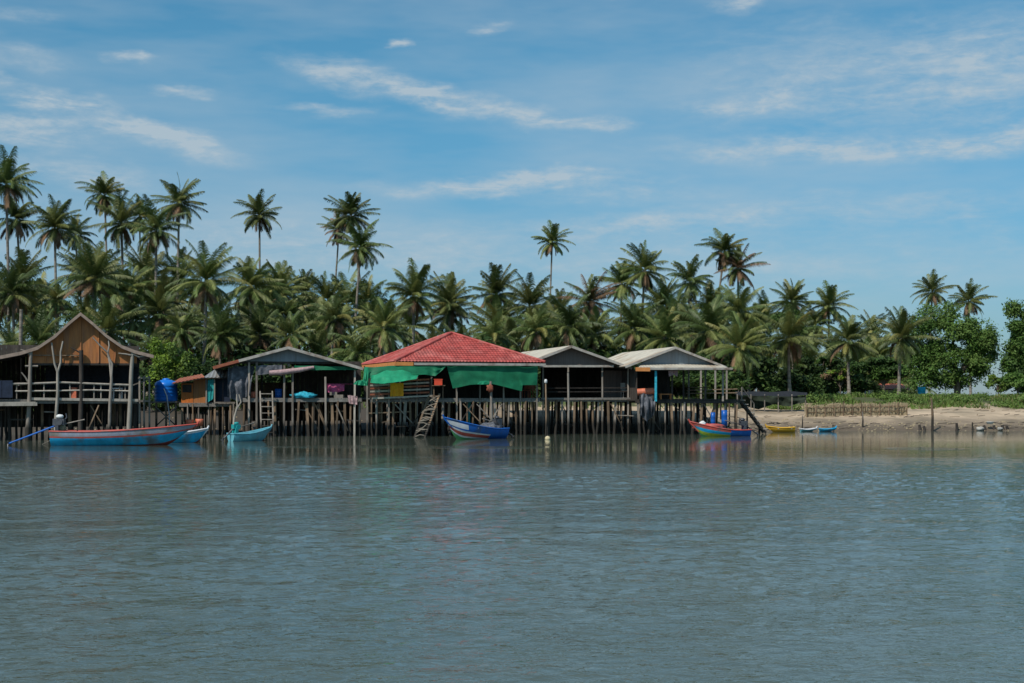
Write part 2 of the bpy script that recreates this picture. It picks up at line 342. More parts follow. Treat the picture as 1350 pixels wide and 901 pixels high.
def patch(px, py, hw, hd):       # a breath of wind that roughens an oval of the calm strip
    Y = CH * F / (py - HY); X = (px - CX) / F * Y
    mp = n.new('ShaderNodeMapping'); mp.vector_type = 'TEXTURE'; mp.inputs['Location'].default_value = (X, Y, 0); mp.inputs['Scale'].default_value = (hw / F * Y, hd, 1); l.new(ge.outputs['Position'], mp.inputs[0])
    q = n.new('ShaderNodeVectorMath'); q.operation = 'LENGTH'; l.new(mp.outputs[0], q.inputs[0]); return mrg(q.outputs['Value'], 1.0, .75, 0, .85)
amt = calm
for a in ((480, 589, 150, 2.2), (640, 590, 110, 1.8), (790, 583, 50, 1.6), (1220, 592, 60, 2)): amt = mt('MAXIMUM', amt, patch(*a))
wind = mrg(tn(.10, 1, 1.8, 3), .35, .65, .62, 1.12)
amt = mt('MULTIPLY', amt, wind)
hgt = mt('ADD', mt('MULTIPLY', tn(1.5, .85, 1.4, 3, .5, .3, .12), .02), mt('ADD', mt('MULTIPLY', tn(6.5, .8, 1.25, 3, .6, .4, -.1), .020), mt('MULTIPLY', tn(.45, 1, 1.5, 2), .01)))
bp = n.new('ShaderNodeBump'); bp.inputs['Strength'].default_value = 1; bp.inputs['Distance'].default_value = 1.0
l.new(mt('MULTIPLY', hgt, amt), bp.inputs['Height']); l.new(bp.outputs[0], b.inputs['Normal'])
wc = n.new('ShaderNodeMix'); wc.data_type = 'RGBA'; l.new(mrg(tn(.08, 1, 1, 3), .3, .7, 0, 1), wc.inputs[0]); wc.inputs[6].default_value = (.070, .088, .066, 1); wc.inputs[7].default_value = (.088, .104, .076, 1)
l.new(wc.outputs[2], b.inputs['Base Color'])
import numpy as np
# real waves: a dense sheet between the camera and the huts, widening out to the horizon
wx = np.concatenate([[-4000, -1200, -400, -160, -80, -50, -38], np.arange(-31, 31.05, .10), [38, 50, 80, 160, 400, 1200, 4000]])
wy = np.concatenate([[-300, -60, -10, 3], np.arange(7.5, 22, .07), np.arange(22, 60, .125), np.arange(60, 92, .3), [100, 150, 300, 1000, 6000]])
X, Y_ = np.meshgrid(wx, wy); Z = np.zeros_like(X); rs = np.random.RandomState(5)
def field(lo, hi, num, slope, spread, seed, main=-1.45):
    q = np.random.RandomState(seed); out_ = np.zeros_like(X)
    for k in range(num):
        lam = lo * (hi / lo) ** q.rand(); th = main + q.randn() * spread; kk = 2 * np.pi / lam
        ph = (X * np.cos(th) + Y_ * np.sin(th)) * kk + q.rand() * 6.28
        out_ += np.sin(ph + .35 * np.sin(X * .21 + Y_ * .13 + k)) / kk * slope * np.sqrt(2 / num)
    return out_
patchy = .5 + .5 * np.tanh(1.6 * (np.sin(X * .11 + Y_ * .17 + 1) + np.sin(X * -.07 + Y_ * .29 + 2.2) + .7 * np.sin(X * .31 + Y_ * .11)) / 1.5)
fine_ = 1 / (1 + np.exp((Y_ - 44) / 4))
Z = field(1.0, 2.6, 22, .018, .6, 1) + field(.40, 1.0, 36, .040, .85, 2) * (.65 + .5 * patchy) + field(.22, .40, 40, .092, 1.0, 3) * (.5 + .7 * patchy) * fine_
wander = 3.0 * np.sin(X * .09 + 1) + 1.5 * np.sin(X * .23)
amp_ = 1 / (1 + np.exp((Y_ + wander - 50) / 3.0)) * .96 + .035
amp_ *= np.clip((31 - np.abs(X)) / 2, 0, 1) * np.clip((Y_ - 7.5) / 1.5, 0, 1) * np.clip((91 - Y_) / 2, 0, 1)
Z *= amp_
co_ = np.stack([X, Y_, Z], -1).reshape(-1, 3).astype(np.float32); nyw, nxw = X.shape
ii = (np.arange(nyw - 1)[:, None] * nxw + np.arange(nxw - 1)[None, :]).reshape(-1)
fc = np.stack([ii, ii + 1, ii + nxw + 1, ii + nxw], -1).astype(np.int32)
wme = bpy.data.meshes.new('water'); wme.vertices.add(len(co_)); wme.vertices.foreach_set('co', co_.ravel()); wme.loops.add(fc.size); wme.loops.foreach_set('vertex_index', fc.ravel())
wme.polygons.add(len(fc)); wme.polygons.foreach_set('loop_start', np.arange(len(fc), dtype=np.int32) * 4); wme.polygons.foreach_set('loop_total', np.full(len(fc), 4, np.int32)); wme.polygons.foreach_set('use_smooth', np.ones(len(fc), bool))
wme.update(calc_edges=True); wme.materials.append(wm); wo = bpy.data.objects.new('water', wme); COL.objects.link(wo); wo['kind'] = 'structure'

# ------------------------------------------------------------------ huts
class Fr:
    """local frame of a hut front: column px at depth d behind the front line -> world"""
    def __init__(s, px0, Y0, a): s.a = R(a); s.c = math.cos(s.a); s.s = math.sin(s.a); s.ox = (px0 - CX) / F * Y0; s.oy = Y0
    def xy(s, px, d=0):
        k = (px - CX) / F; u = (k * (s.oy + d * s.c) - s.ox + d * s.s) / (s.c - k * s.s)
        return s.ox + u * s.c - d * s.s, s.oy + u * s.s + d * s.c
    def P(s, px, py, d=0):
        x, y = s.xy(px, d); return Vector((x, y, CH + (HY - py) / F * y))
    def L(s, px, z, d=0):
        x, y = s.xy(px, d); return Vector((x, y, z))
    def back(s, p, D): return p + Vector((-s.s, s.c, 0)) * D
    def along(s, p, D): return p + Vector((s.c, s.s, 0)) * D

def roof_face(mb, A, B, C, D, rib=.25, amp=.02, row=0, step=0, t=.05, mtop=0, mbot=1, per=6):
    """ribbed (and stepped) roofing: A,B eave ends, C,D top ends above B,A"""
    A, B, C, D = map(Vector, (A, B, C, D)); e = (B - A).normalized(); w = (B - A).length
    up = (D - A) - e * (D - A).dot(e); H = up.length; up.normalize(); nrm = e.cross(up).normalized()
    if nrm.z < 0: nrm = -nrm
    uD = (D - A).dot(e); uC = (C - A).dot(e)
    vs = []; rows = []
    if row:
        k = max(1, round(H / row))
        for j in range(k): rows += [(j / k, step), ((j + .98) / k, 0)]
    else: rows = [(0, 0), (.5, 0), (1, 0)]
    n = int(w / rib * per)
    for (v, o) in rows:
        a = uD * v; b_ = w + (uC - w) * v
        for i in range(n + 1):
            u0 = w * i / n; u = max(a, min(b_, u0)); vs.append(A + e * u + up * (H * v) + nrm * (o + amp * math.sin(2 * math.pi * u / rib)))
    fs = [(j * (n + 1) + i, j * (n + 1) + i + 1, (j + 1) * (n + 1) + i + 1, (j + 1) * (n + 1) + i) for j in range(len(rows) - 1) for i in range(n)]
    mb.add(vs, fs, mtop, False)
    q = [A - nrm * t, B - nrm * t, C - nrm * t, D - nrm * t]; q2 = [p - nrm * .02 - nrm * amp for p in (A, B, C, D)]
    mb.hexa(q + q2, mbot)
def stilt(root, x, y, ztop, r, m, rnd, zb=-.8):
    b = MB(); j = lambda s: rnd.uniform(-s, s); zb = min(zb, hz(x, y) - .3)
    if rnd.random() < .6: b.tube([(x + j(.3), y + j(.2), zb), (x + j(.05), y, (zb + ztop) / 2), (x, y, ztop)], [r * 1.15, r, r * .9], 6)
    else: b.beam((x + j(.2), y + j(.1), zb), (x, y, ztop), r * 1.8, r * 1.8)
    return b.build('stilt', m, root)
def stilt_row(root, fr, pxs, d, ztop, rnd, r=(.05, .09), mats=('grey_wood', 'brown_wood', 'brown_wood')):
    if d > 1: mats = ('brown_wood', 'dark_wood', 'dark_wood')  # rows farther back get darker wood, painting in the shade under the deck
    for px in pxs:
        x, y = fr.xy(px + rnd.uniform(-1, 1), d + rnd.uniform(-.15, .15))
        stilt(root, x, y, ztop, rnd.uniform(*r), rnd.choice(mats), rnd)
def deck(root, fr, px0, px1, z, D, edge='deck_wood', d0=0):
    b = MB(); p = [fr.L(px0, z - .06, d0), fr.L(px1, z - .06, d0)]; p += [fr.back(p[1], D), fr.back(p[0], D)]
    k = int((p[1] - p[0]).length / .22); hz3 = Vector((0, 0, .06))
    for i in range(k):                      # planks running back, small gaps
        a = p[0].lerp(p[1], i / k); c = p[0].lerp(p[1], (i + .93) / k); q = [a, c, p[3].lerp(p[2], (i + .93) / k), p[3].lerp(p[2], i / k)]
        b.hexa([v for v in q] + [v + hz3 for v in q])
    o = b.build('deck', edge, root)
    for dd in (0.02, D * .5, D - .1):
        b = MB(); a = fr.back(fr.L(px0, z - .14, d0), dd); c = fr.back(fr.L(px1, z - .14, d0), dd); b.beam(a, c, .1, .15); b.build('bearer', edge, root)
    return o
def wall(fr, px0, px1, z0, z1, d, t=.06, boards=.25, rnd=random.Random(1), mb=None):
    b = mb or MB(); A = fr.L(px0, z0, d); B = fr.L(px1, z0, d); k = max(1, int((B - A).length / boards)); up = Vector((0, 0, z1 - z0))
    for i in range(k):
        a = A.lerp(B, i / k); c = A.lerp(B, (i + .97) / k); o = rnd.uniform(0, .02); a = fr.back(a, o); c = fr.back(c, o)
        q = [a, c, fr.back(c, t), fr.back(a, t)]; b.hexa(q + [v + up for v in q])
    return b
def side_wall(fr, px, z0, z1, d0, d1, mb=None, t=.05):
    b = mb or MB(); A = fr.L(px, z0, d0); B = fr.back(A, d1 - d0); up = Vector((0, 0, z1 - z0)); q = [A, fr.along(A, t), fr.along(B, t), B]
    b.hexa(q + [v + up for v in q]); return b
def prism(pts_front, back):   # a flat panel with thickness
    b = MB(); n_ = len(pts_front); vs = [Vector(p) for p in pts_front]; vs += [p + back for p in vs]
    fs = [tuple(range(n_))[::-1], tuple(range(n_, 2 * n_))] + [(i, (i + 1) % n_, n_ + (i + 1) % n_, n_ + i) for i in range(n_)]
    b.add(vs, fs); return b

# ---- hut with the swept roof at the far left
f1 = Fr(106, 71.5, 18); rnd = random.Random(11); z1 = 2.05
h1 = thing('stilt_hut', 'open stilt hut with steep swept-up gable roof, brown gable board and crooked branch posts', 'hut', G(106, 72, 0))
prof = [(-70, 478), (-30, 474), (0, 470), (28, 464.5), (50, 457.5), (73, 442), (90, 426), (106, 413), (121, 425), (140, 442), (160, 456), (178, 463), (202, 469)]
def swept(mb, D0, D1, t, mt_=0, off=0):
    top = [f1.P(x, y + off, 0) for x, y in prof]; nn = len(top); dv0 = f1.back(Vector((0, 0, 0)), D0); dv1 = f1.back(Vector((0, 0, 0)), D1); tv = Vector((0, 0, -t))
    for i in range(nn - 1):
        a, c = top[i], top[i + 1]; mb.hexa([a + dv0 + tv, c + dv0 + tv, c + dv1 + tv, a + dv1 + tv, a + dv0, c + dv0, c + dv1, a + dv1], mt_)
b = MB(); swept(b, -.25, 9, .05, 0, 0); b.build('roof', 'zinc', h1)
b = MB(); swept(b, -.34, -.27, .17, 0, -.6); b.build('barge_board', 'warm_trim', h1)
prof_in = [(37, 478.5), (37, 463), (50, 459.5), (73, 444.5), (90, 428.5), (106, 415.5), (121, 427.5), (140, 444.5), (160, 458.5), (180, 466), (180, 478.5)]
prism([f1.P(x, y + 1.5, 0.1) for x, y in prof_in], Vector((0, .05, 0))).build('gable_panel', 'orange_board', h1)
b = MB()
for x in (60, 83, 106.5, 130, 152): b.beam(f1.P(x, 478.5, .07), f1.P(x, {60: 455, 83: 437, 106.5: 418, 130: 437, 152: 455}[x], .07), .05, .03)
b.build('gable_batten', 'orange_board', h1)
deck(h1, f1, -70, 181, z1, 8)
b = MB()
b.beam(f1.P(-70, 534, -.5), f1.P(49, 533, -.5), .14, .16); b.beam(f1.P(-70, 531.5, -.3), f1.P(47, 530.5, -.3), .5, .05); b.build('landing', 'pale_wood', h1)
b = MB(); b.beam(f1.P(36, 526, -.12), f1.P(182, 528, -.12), .12, .13); b.build('floor_beam', 'pale_wood', h1)
for a in (((14, 506.5), (44, 506), (80, 504.5), (130, 506.5), (172, 508)), ((20, 516), (75, 515.5), (120, 514.5), (175, 516))):
    b = MB(); b.tube([f1.P(x, y, -.15) for x, y in a], .055 if a[0][0] == 14 else .04, 6); b.build('rail', 'pale_wood', h1)
b = MB(); b.beam(f1.P(40, 468.5, .02), f1.P(110, 469, .02), .06, .05); b.build('tie_beam', 'brown_wood', h1)
b = MB(); b.beam(f1.P(37, 480.5, .15), f1.P(180, 480.5, .15), .12, .1); b.build('tie_beam', 'dark_wood', h1)
for x in (22, 58, 92, 110, 124, 133, 158, 165): 
    b = MB(); b.beam(f1.P(x, 507, -.1), f1.P(x + rnd.uniform(-1, 1), 526, -.1), .05, .05); b.build('baluster', 'grey_wood', h1)
def branch_post(root, m, *lines):
    b = MB()
    for pts, r0, r1, d in lines:
        k = len(pts); b.tube([f1.P(x, y, d) if y < 900 else f1.L(x, -.7, d) for x, y in pts], [r0 + (r1 - r0) * i / (k - 1) for i in range(k)], 7)
    return b.build('branch_post', m, root)
branch_post(h1, 'grey_wood', ([(36, 999), (37, 560), (39, 520), (40, 480), (41, 461)], .12, .08, -.2), ([(41, 468), (33, 463), (27, 461)], .05, .03, -.2), ([(33, 483), (50, 483)], .05, .05, -.2), ([(38, 505), (33, 497), (28, 491)], .05, .03, -.2))
branch_post(h1, 'pale_wood', ([(73, 999), (73.5, 555), (76, 520), (76, 490)], .10, .07, -.22), ([(76, 491), (72, 480), (70, 466), (68, 452)], .06, .04, -.22), ([(76, 491), (80, 478), (80, 464), (83, 450)], .06, .04, -.22))
branch_post(h1, 'dark_wood', ([(106, 999), (106, 560), (107, 520), (107, 480), (107, 462)], .13, .10, -.1), ([(107, 466), (100, 462), (93, 458)], .045, .02, -.12))
branch_post(h1, 'grey_wood', ([(144, 999), (144, 570), (145, 530), (147, 500), (145, 478), (142, 465)], .09, .06, -.22), ([(142, 466), (144, 456), (143, 448)], .05, .03, -.22), ([(142, 465), (132, 456), (122, 445)], .05, .03, -.24), ([(143, 470), (148, 480), (147, 500)], .05, .04, -.25))
branch_post(h1, 'pale_wood', ([(169, 999), (170, 560), (172, 520), (173, 490), (175, 463)], .13, .09, -.2), ([(175, 469), (165, 467), (156, 466)], .05, .03, -.25), ([(175, 467), (183, 471), (190, 470)], .05, .03, -.25))
for x, y in ((37, 558), (74, 560), (143, 560), (171, 563)):      # thick old stumps the posts are lashed to
    b = MB(); b.tube([f1.L(x + 1, -.7, -.12), f1.P(x, y + 6, -.12), f1.P(x + .5, y, -.12)], [.17, .16, .11], 8); b.build('post_footing', 'grey_wood', h1)
b = wall(f1, -70, 184, .5, 1.8, 7.4, boards=.4, rnd=rnd); b.build('shade_boards', 'dark_wood', h1)  # dark boards added to make the space under the deck read as shade
# side annex at its right
b = MB(); b.beam(f1.P(182, 499, .4), f1.P(197, 498, .4), .05, .06); b.build('annex_rail', 'grey_wood', h1); b = MB(); b.beam(f1.P(175, 508, .5), f1.P(197, 500, .5), .05, .06); b.build('annex_rail', 'grey_wood', h1)
b = MB(); b.beam(f1.P(182, 529, .4), f1.P(198, 529, .4), .1, .1); b.build('annex_rail', 'grey_wood', h1)
for x in (184, 190, 197):
    b = MB(); b.beam(f1.L(x, -.6, .4), f1.P(x, 496, .4), .08, .08); b.build('annex_post', 'grey_wood', h1)
stilt_row(h1, f1, [-60, -40, -12, 12, 55, 92, 122, 158, 180], 1.1, z1 - .15, rnd, (.07, .11))
stilt_row(h1, f1, [-50, -28, 2, 20, 42, 66, 80, 104, 122, 138, 150, 168, 184], 3.2, z1 - .15, rnd)
stilt_row(h1, f1, [-50, -30, -10, 8, 30, 48, 55, 72, 86, 96, 112, 130, 141, 158, 172, 182], 6.5, z1 - .15, rnd)
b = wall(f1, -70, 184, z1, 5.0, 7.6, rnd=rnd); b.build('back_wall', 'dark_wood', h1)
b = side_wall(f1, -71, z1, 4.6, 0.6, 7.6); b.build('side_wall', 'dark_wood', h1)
b = MB(); b.sheet([f1.P(60, 484, 3.2), f1.P(182, 484, 3.2)], [f1.P(60, 512, 3.2), f1.P(182, 514, 3.2)], 40, 6, .08); b.build('net_curtain', 'black_net', h1)
o = wall(f1, -12, 17, 2.13, 2.98, -.25, boards=.5).build('screen_panel', 'navy'); tag(o, 'dark navy screen panel leaning on the rail of the swept-roof hut', 'panel')
b = MB(); b.box(f1.P(98, 522.2, .8) + Vector((0, 0, .12)), (.24, .2, .62)); o = b.build('fuel_can', 'salmon'); tag(o, 'faded salmon fuel can standing behind the rail of the swept-roof hut', 'can')
c = thing('work_table', 'small white framed table on the floor of the swept-roof hut', 'table', f1.L(154, z1, 1))
b = MB(); b.box(f1.L(154, z1 + .55, 1), (.5, .45, .04)); b.build('tabletop', 'white', c)
for dx in (-.21, .21):
    for dy in (-.18, .18): b = MB(); b.beam(f1.L(154, z1, 1) + Vector((dx, dy, 0)), f1.L(154, z1 + .53, 1) + Vector((dx, dy, 0)), .04, .04); b.build('leg', 'white', c)

# ---- blue water tank on its stand
tx = 219; TY = 80
st = thing('tank_stand', 'tall timber stand carrying the blue water tank', 'stand', G(tx, TY, 0))
zt = P(0, 529.5, TY).z
for dx, dy in ((-.55, -.5), (.55, -.5), (.55, .5), (-.55, .5), (0, -.5)):
    b = MB(); b.beam(G(tx, TY + dy, -.6) + Vector((dx, 0, 0)), G(tx, TY + dy, zt - .08) + Vector((dx, 0, 0)), .1, .1); b.build('leg', 'brown_wood', st)
b = MB(); b.box(G(tx, TY, zt - .04), (1.45, 1.3, .08)); b.build('platform', 'grey_wood', st)
b = MB(); b.beam(G(tx - 14, TY - .55, .5), G(tx + 14, TY - .55, 1.6), .06, .06); b.beam(G(tx + 14, TY - .57, .5), G(tx - 14, TY - .57, 1.6), .06, .06); b.build('brace', 'grey_wood', st)
tk = thing('water_tank', 'round bright blue plastic water tank with domed lid', 'water tank', G(tx, TY, zt))
b = MB(); pr = [(0, 0), (.60, 0), (.63, .04)]
for i in range(5): z = .04 + i * .19; pr += [(.63, z + .03), (.655, z + .08), (.63, z + .14)]
pr += [(.62, 1.0), (.52, 1.12), (.3, 1.20), (.18, 1.22)]; b.lathe(G(tx, TY, zt), pr, 28); b.build('body', 'tank_blue', tk)
b = MB(); b.lathe(G(tx, TY, zt), [(.2, 1.20), (.2, 1.27), (.12, 1.30), (0, 1.31)], 20); b.build('lid', 'tank_blue', tk)
b = MB(); b.tube([G(224, TY - .72, .2), G(223, TY - .74, 1.2), G(220, TY - .72, zt + .3), G(216, TY - .68, zt + .72)], .03, 6); o = b.build('drain_pipe', 'white', tk)

# ---- orange shed
f2 = Fr(270, 79.5, 9); rnd = random.Random(5)
s2 = thing('shed', 'low orange walled stilt shed with rusty sloping tin roof beside the blue tank', 'shed', G(275, 80, 0))
b = MB(); roof_face(b, f2.P(226, 506, -.5), f2.P(270, 497.5, -.5), f2.P(266, 494, 4), f2.P(236, 499, 4), .2, .015); b.build('roof', ['rust', 'soffit'], s2)
b = MB(); roof_face(b, f2.P(268, 498, -.3), f2.P(333, 498, -.3), f2.P(330, 487.5, 2.5), f2.P(283, 487.5, 2.5), .2, .015); b.build('roof', ['zinc', 'soffit'], s2)
b = wall(f2, 239, 254.5, 1.80, 2.9, 0, boards=.2); b.build('wall', 'sunlit_orange', s2, label='sunlit orange lower wall board')
b = wall(f2, 255, 274, 1.80, 3.2, .02, boards=.2); b.build('wall', 'orange_board', s2)
b = MB(); b.box(f2.P(246.5, 512.5, -.03), (.5, .04, .42)); b.build('eave_shadow_panel', 'dark_wood', s2)  # dark panel that paints in the eave's shadow on the orange wall
b = MB(); b.sheet([f2.P(274, 501, -.08), f2.P(283, 500, -.08)], [f2.P(272, 532, -.08), f2.P(281, 526, -.08)], 12, 6, .03); b.build('curtain', 'teal', s2)
b = wall(f2, 284, 304, 1.85, 3.2, .3, boards=.3); b.build('wall', 'navy', s2)
b = wall(f2, 239, 304, 1.7, 3.0, 4, boards=.3); side_wall(f2, 239, 1.8, 2.9, 0.05, 4, b); b.build('wall', 'dark_wood', s2)
deck(s2, f2, 236, 310, 1.82, 4)
b = MB(); b.beam(f2.P(282, 531, -.12), f2.P(310, 531, -.12), .08, .08); b.build('rail', 'grey_wood', s2)
stilt_row(s2, f2, [240, 247, 254, 263, 274, 278, 284, 293, 303, 309], 0, 1.75, rnd, (.045, .07))
stilt_row(s2, f2, [243, 252, 260, 270, 288, 298, 305], 1.8, 1.75, rnd, (.045, .07))
stilt_row(s2, f2, [246, 258, 268, 280, 290, 300], 3.8, 1.75, rnd, (.04, .06))
for x in (272, 283):
    b = MB(); b.beam(f2.L(x, 1.8, -.1), f2.P(x, 500, -.1), .07, .07); b.build('post', 'grey_wood', s2)

# ---- grey gabled hut
f3 = Fr(400, 77.5, 11); rnd = random.Random(7); z3 = CH - 5 / F * 77.5
h3 = thing('stilt_hut', 'wide stilt hut with low grey tin gable roof, nets and a ladder below', 'hut', G(385, 78, 0))
pk, eL, eR = f3.P(380, 457.5, -.4), f3.P(281, 484, -.4), f3.P(479, 485.5, -.4); D = 8.5
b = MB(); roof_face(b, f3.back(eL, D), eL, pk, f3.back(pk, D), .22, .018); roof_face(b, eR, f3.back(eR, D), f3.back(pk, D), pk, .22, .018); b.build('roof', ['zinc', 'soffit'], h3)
b = MB(); dn = Vector((0, -.06, -.05)); b.beam(pk + dn, eR + dn, .06, .15); b.beam(eL.lerp(pk, .33) + dn, pk + dn, .06, .15); b.build('barge_board', 'trim', h3)
b = MB(); b.beam(eL + dn, eL.lerp(pk, .34) + dn, .07, .16); b.build('barge_board', 'rust', h3, label='rusty red lower end of the left barge board')
prism([f3.P(313, 476.5, 0), f3.P(380, 460, 0), f3.P(455, 477.5, 0)][::-1], Vector((0, .05, 0))).build('gable_panel', 'grey_panel', h3)
b = MB(); b.beam(f3.P(300, 478, .05), f3.P(474, 479, .05), .12, .12); b.build('tie_beam', 'dark_wood', h3)
deck(h3, f3, 320, 477, z3, 8)
for x, yt in ((328.5, 478), (338.5, 478), (375, 482), (386, 484), (429, 497), (468, 486)):
    b = MB(); b.beam(f3.L(x + rnd.uniform(-1, 1), -.7, -.1), f3.P(x, yt, -.1), .10, .10); b.build('post', rnd.choice(['grey_wood', 'pale_wood']), h3)
for x in (345, 372, 400, 440, 470):
    b = MB(); b.beam(f3.L(x, z3, 7.2), f3.P(x, 480, 7.2), .1, .1); b.build('post', 'dark_wood', h3)
b = wall(f3, 384, 476, z3, 4.2, 4.5, rnd=rnd); b.build('back_wall', 'dark_wood', h3)
b = wall(f3, 330, 384, z3, 3.0, 7.8, rnd=rnd); b.build('back_wall', 'brown_wood', h3)
stilt_row(h3, f3, [322, 346, 353, 362, 395, 404, 412, 421, 437, 446, 455, 462, 475], 0.1, z3 - .15, rnd)
stilt_row(h3, f3, [326, 340, 355, 368, 382, 392, 405, 418, 432, 450, 466, 473], 2.4, z3 - .15, rnd)
stilt_row(h3, f3, [330, 345, 360, 372, 388, 400, 412, 424, 440, 456, 470], 5, z3 - .15, rnd)
stilt_row(h3, f3, [330, 341, 352, 366, 380, 396, 408, 422, 436, 448, 462, 474], 7.8, z3 - .15, rnd)
b = wall(f3, 322, 476, .7, 1.85, 8.0, boards=.45, rnd=rnd); b.build('shade_boards', 'dark_wood', h3)  # added dark backing, stands in for the shade below this hut
b = MB(); b.tube([f3.P(355, 492, -.3), f3.P(372, 491, -.3), f3.P(395, 488, -.3), f3.P(414, 484.5, -.3)], [.13, .15, .13, .08], 8); o = b.build('rolled_awning', 'pale_cloth'); tag(o, 'rolled pale canvas awning slung under the eave of the grey gabled hut', 'awning')
b = MB(); b.sheet([f3.P(388, 482, -.25), f3.P(472, 484, -.25)], [f3.P(388, 488.5, -.3), f3.P(430, 488, -.3), f3.P(472, 488, -.3)], 30, 4, .05); o = b.build('net_strip', 'green_tarp'); tag(o, 'narrow green net strip hung along the eave of the grey gabled hut', 'net')
b = MB(); b.sheet([f3.P(301, 484, .2), f3.P(336, 482, .2)], [f3.P(300, 524, -.1), f3.P(316, 530, .1), f3.P(330, 520, -.1)], 26, 12, .14, .15); o = b.build('fishing_net', 'grey_net'); tag(o, 'dark grey fishing net hung to dry at the corner of the grey gabled hut', 'net')
b = MB(); b.sheet([f3.P(338, 482, -.2), f3.P(372, 481, -.2)], [f3.P(338, 495, -.2), f3.P(355, 493, -.2), f3.P(372, 496, -.2)], 20, 5, .06); o = b.build('eave_cloth', 'grey_net'); tag(o, 'short grey cloth hanging under the eave above the ladder', 'cloth')
b = MB(); b.blob(f3.L(400, z3 + .1, .1), (1.3, .6, .42), 3, .35, 0, 22, 10, z3); o = b.build('tarp_bundle', 'turq_cloth'); tag(o, 'crumpled turquoise tarpaulin bundle lying on the deck edge', 'bundle')
b = MB(); b.sheet([f3.P(431, 506.5, .4), f3.P(454, 507, .4)], [f3.P(431, 517, .35), f3.P(440, 519, .35), f3.P(454, 515, .35)], 18, 6, .08); b.tube([f3.P(429, 506.3, .4), f3.P(468, 506.6, .4)], .012, 5); o = b.build('hanging_laundry', 'pink_cloth'); tag(o, 'bright pink laundry on a line inside the grey gabled hut', 'laundry')
b = MB(); b.sheet([f3.P(458, 521, -.2), f3.P(471, 522.5, -.2)], [f3.P(460, 532, -.2), f3.P(471, 534, -.2)], 12, 6, .06); o = b.build('draped_cloth', 'pale_cloth'); tag(o, 'pale pink cloth draped over the deck edge beside the green sheet', 'cloth')
def drum(px, fr, d, z, r, h, m, label, name='drum', cat='drum', **k):
    t_ = thing(name, label, cat, fr.L(px, z, d), **k); p = fr.L(px, z, d)
    b = MB(); b.lathe(p, [(0, 0), (r, 0), (r, h * .3), (r * 1.04, h * .33), (r, h * .36), (r, h * .64), (r * 1.04, h * .67), (r, h * .7), (r, h), (r * .9, h)], 18); b.build('body', m, t_)
    b = MB(); b.lathe(p, [(r * .9, h - .02), (r * .3, h), (0, h)], 18); b.build('lid', m, t_)
drum(367, f3, 1.2, z3, .19, .5, 'drum_blue', 'small blue drum standing on the deck of the grey gabled hut')
drum(334, f3, .3, z3, .14, .34, 'salmon', 'salmon bucket on the deck behind the ladder top', 'bucket', 'bucket')
b = MB(); b.box(f3.P(447, 523, .3), (.5, .5, .2)); b.box(f3.P(440, 522, .5) + Vector((0, 0, .12)), (.4, .4, .18)); o = b.build('stacked_crates', 'grey_wood')
tag(o, 'low pile of weathered planks on the deck below the pink laundry', 'planks'); o.name = 'plank_pile'
def ladder(name, label, pA, pB, w, m, n=6, group=None, stile=.07):
    pA, pB = Vector(pA), Vector(pB); t_ = thing(name, label, 'ladder', pA); sv = Vector((w / 2, 0, 0))
    for s_ in (-1, 1): b = MB(); b.beam(pA + sv * s_, pB + sv * s_, stile, stile); b.build('stile', m, t_)
    for i in range(n):
        q = pA.lerp(pB, (i + .6) / n); b = MB(); b.beam(q - sv, q + sv, .09, .045); b.build('rung', m, t_)
ladder('ladder', 'grey plank ladder down to the water from the grey gabled hut', f3.L(353, -.3, -1.1), f3.P(351, 516, -.2), .66, 'grey_wood', 8)
b = MB(); b.tube([f3.L(306, -.4, -.6), f3.P(309, 550, -.6), f3.P(313, 536, -.6), f3.P(312, 520, -.6)], [.06, .06, .05, .03], 6); b.tube([f3.P(312, 540, -.6), f3.P(318, 530, -.6), f3.P(315, 520, -.6)], [.05, .04, .03], 6); o = b.build('driftwood_post', 'pale_wood'); tag(o, 'crooked forked mooring branch in front of the hanging net', 'mooring post')

# ---- red hipped roof hut
f4 = Fr(521, 77.5, 17); rnd = random.Random(9); z4 = 2.08
h4 = thing('stilt_hut', 'large stilt hut with bright red tiled hip roof and green tarpaulin sides', 'hut', G(600, 82, 0))
zE = f4.P(524, 477, 0).z; A = f4.L(521, zE, 0); B = f4.L(719, zE, 0); D = 9.4; A2 = f4.back(A, D); B2 = f4.back(B, D)
cen = (A + B2) / 2; hw = (B - A).length / 2; rl = .25
ap1 = cen - Vector((-f4.s, f4.c, 0)) * (D / 2 - hw) ; ap2 = cen + Vector((-f4.s, f4.c, 0)) * (D / 2 - hw)
zA = CH + (HY - 440) / F * ap1.y; ap1.z = zA; ap2.z = zA
b = MB(); kw = dict(rib=.19, amp=.02, row=.34, step=.035, t=.08, per=5)
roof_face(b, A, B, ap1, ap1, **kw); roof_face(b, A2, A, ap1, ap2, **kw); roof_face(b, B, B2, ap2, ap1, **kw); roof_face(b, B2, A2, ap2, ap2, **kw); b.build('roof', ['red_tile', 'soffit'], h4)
b = MB(); up = Vector((0, 0, .05))
for p, q in ((A, ap1), (B, ap1), (A2, ap2), (B2, ap2), (ap1, ap2)): b.tube([p + up, q + up], .075, 8)
b.build('ridge_cap', 'red_tile', h4)
b = MB(); dz = Vector((0, 0, -.12)); fo = f4.back(Vector((0, 0, 0)), -.05); b.beam(f4.along(A, 1.05) + dz + fo, B + dz + fo, .10, .13); b.build('gutter', 'trim', h4)
b = MB(); b.beam(A + dz + fo, f4.along(A, 1.0) + dz + fo, .04, .2); b.beam(A2 + dz, A + dz, .04, .2); b.build('fascia', 'orange_fascia', h4)
deck(h4, f4, 488, 712, z4, 8.5, d0=.5)
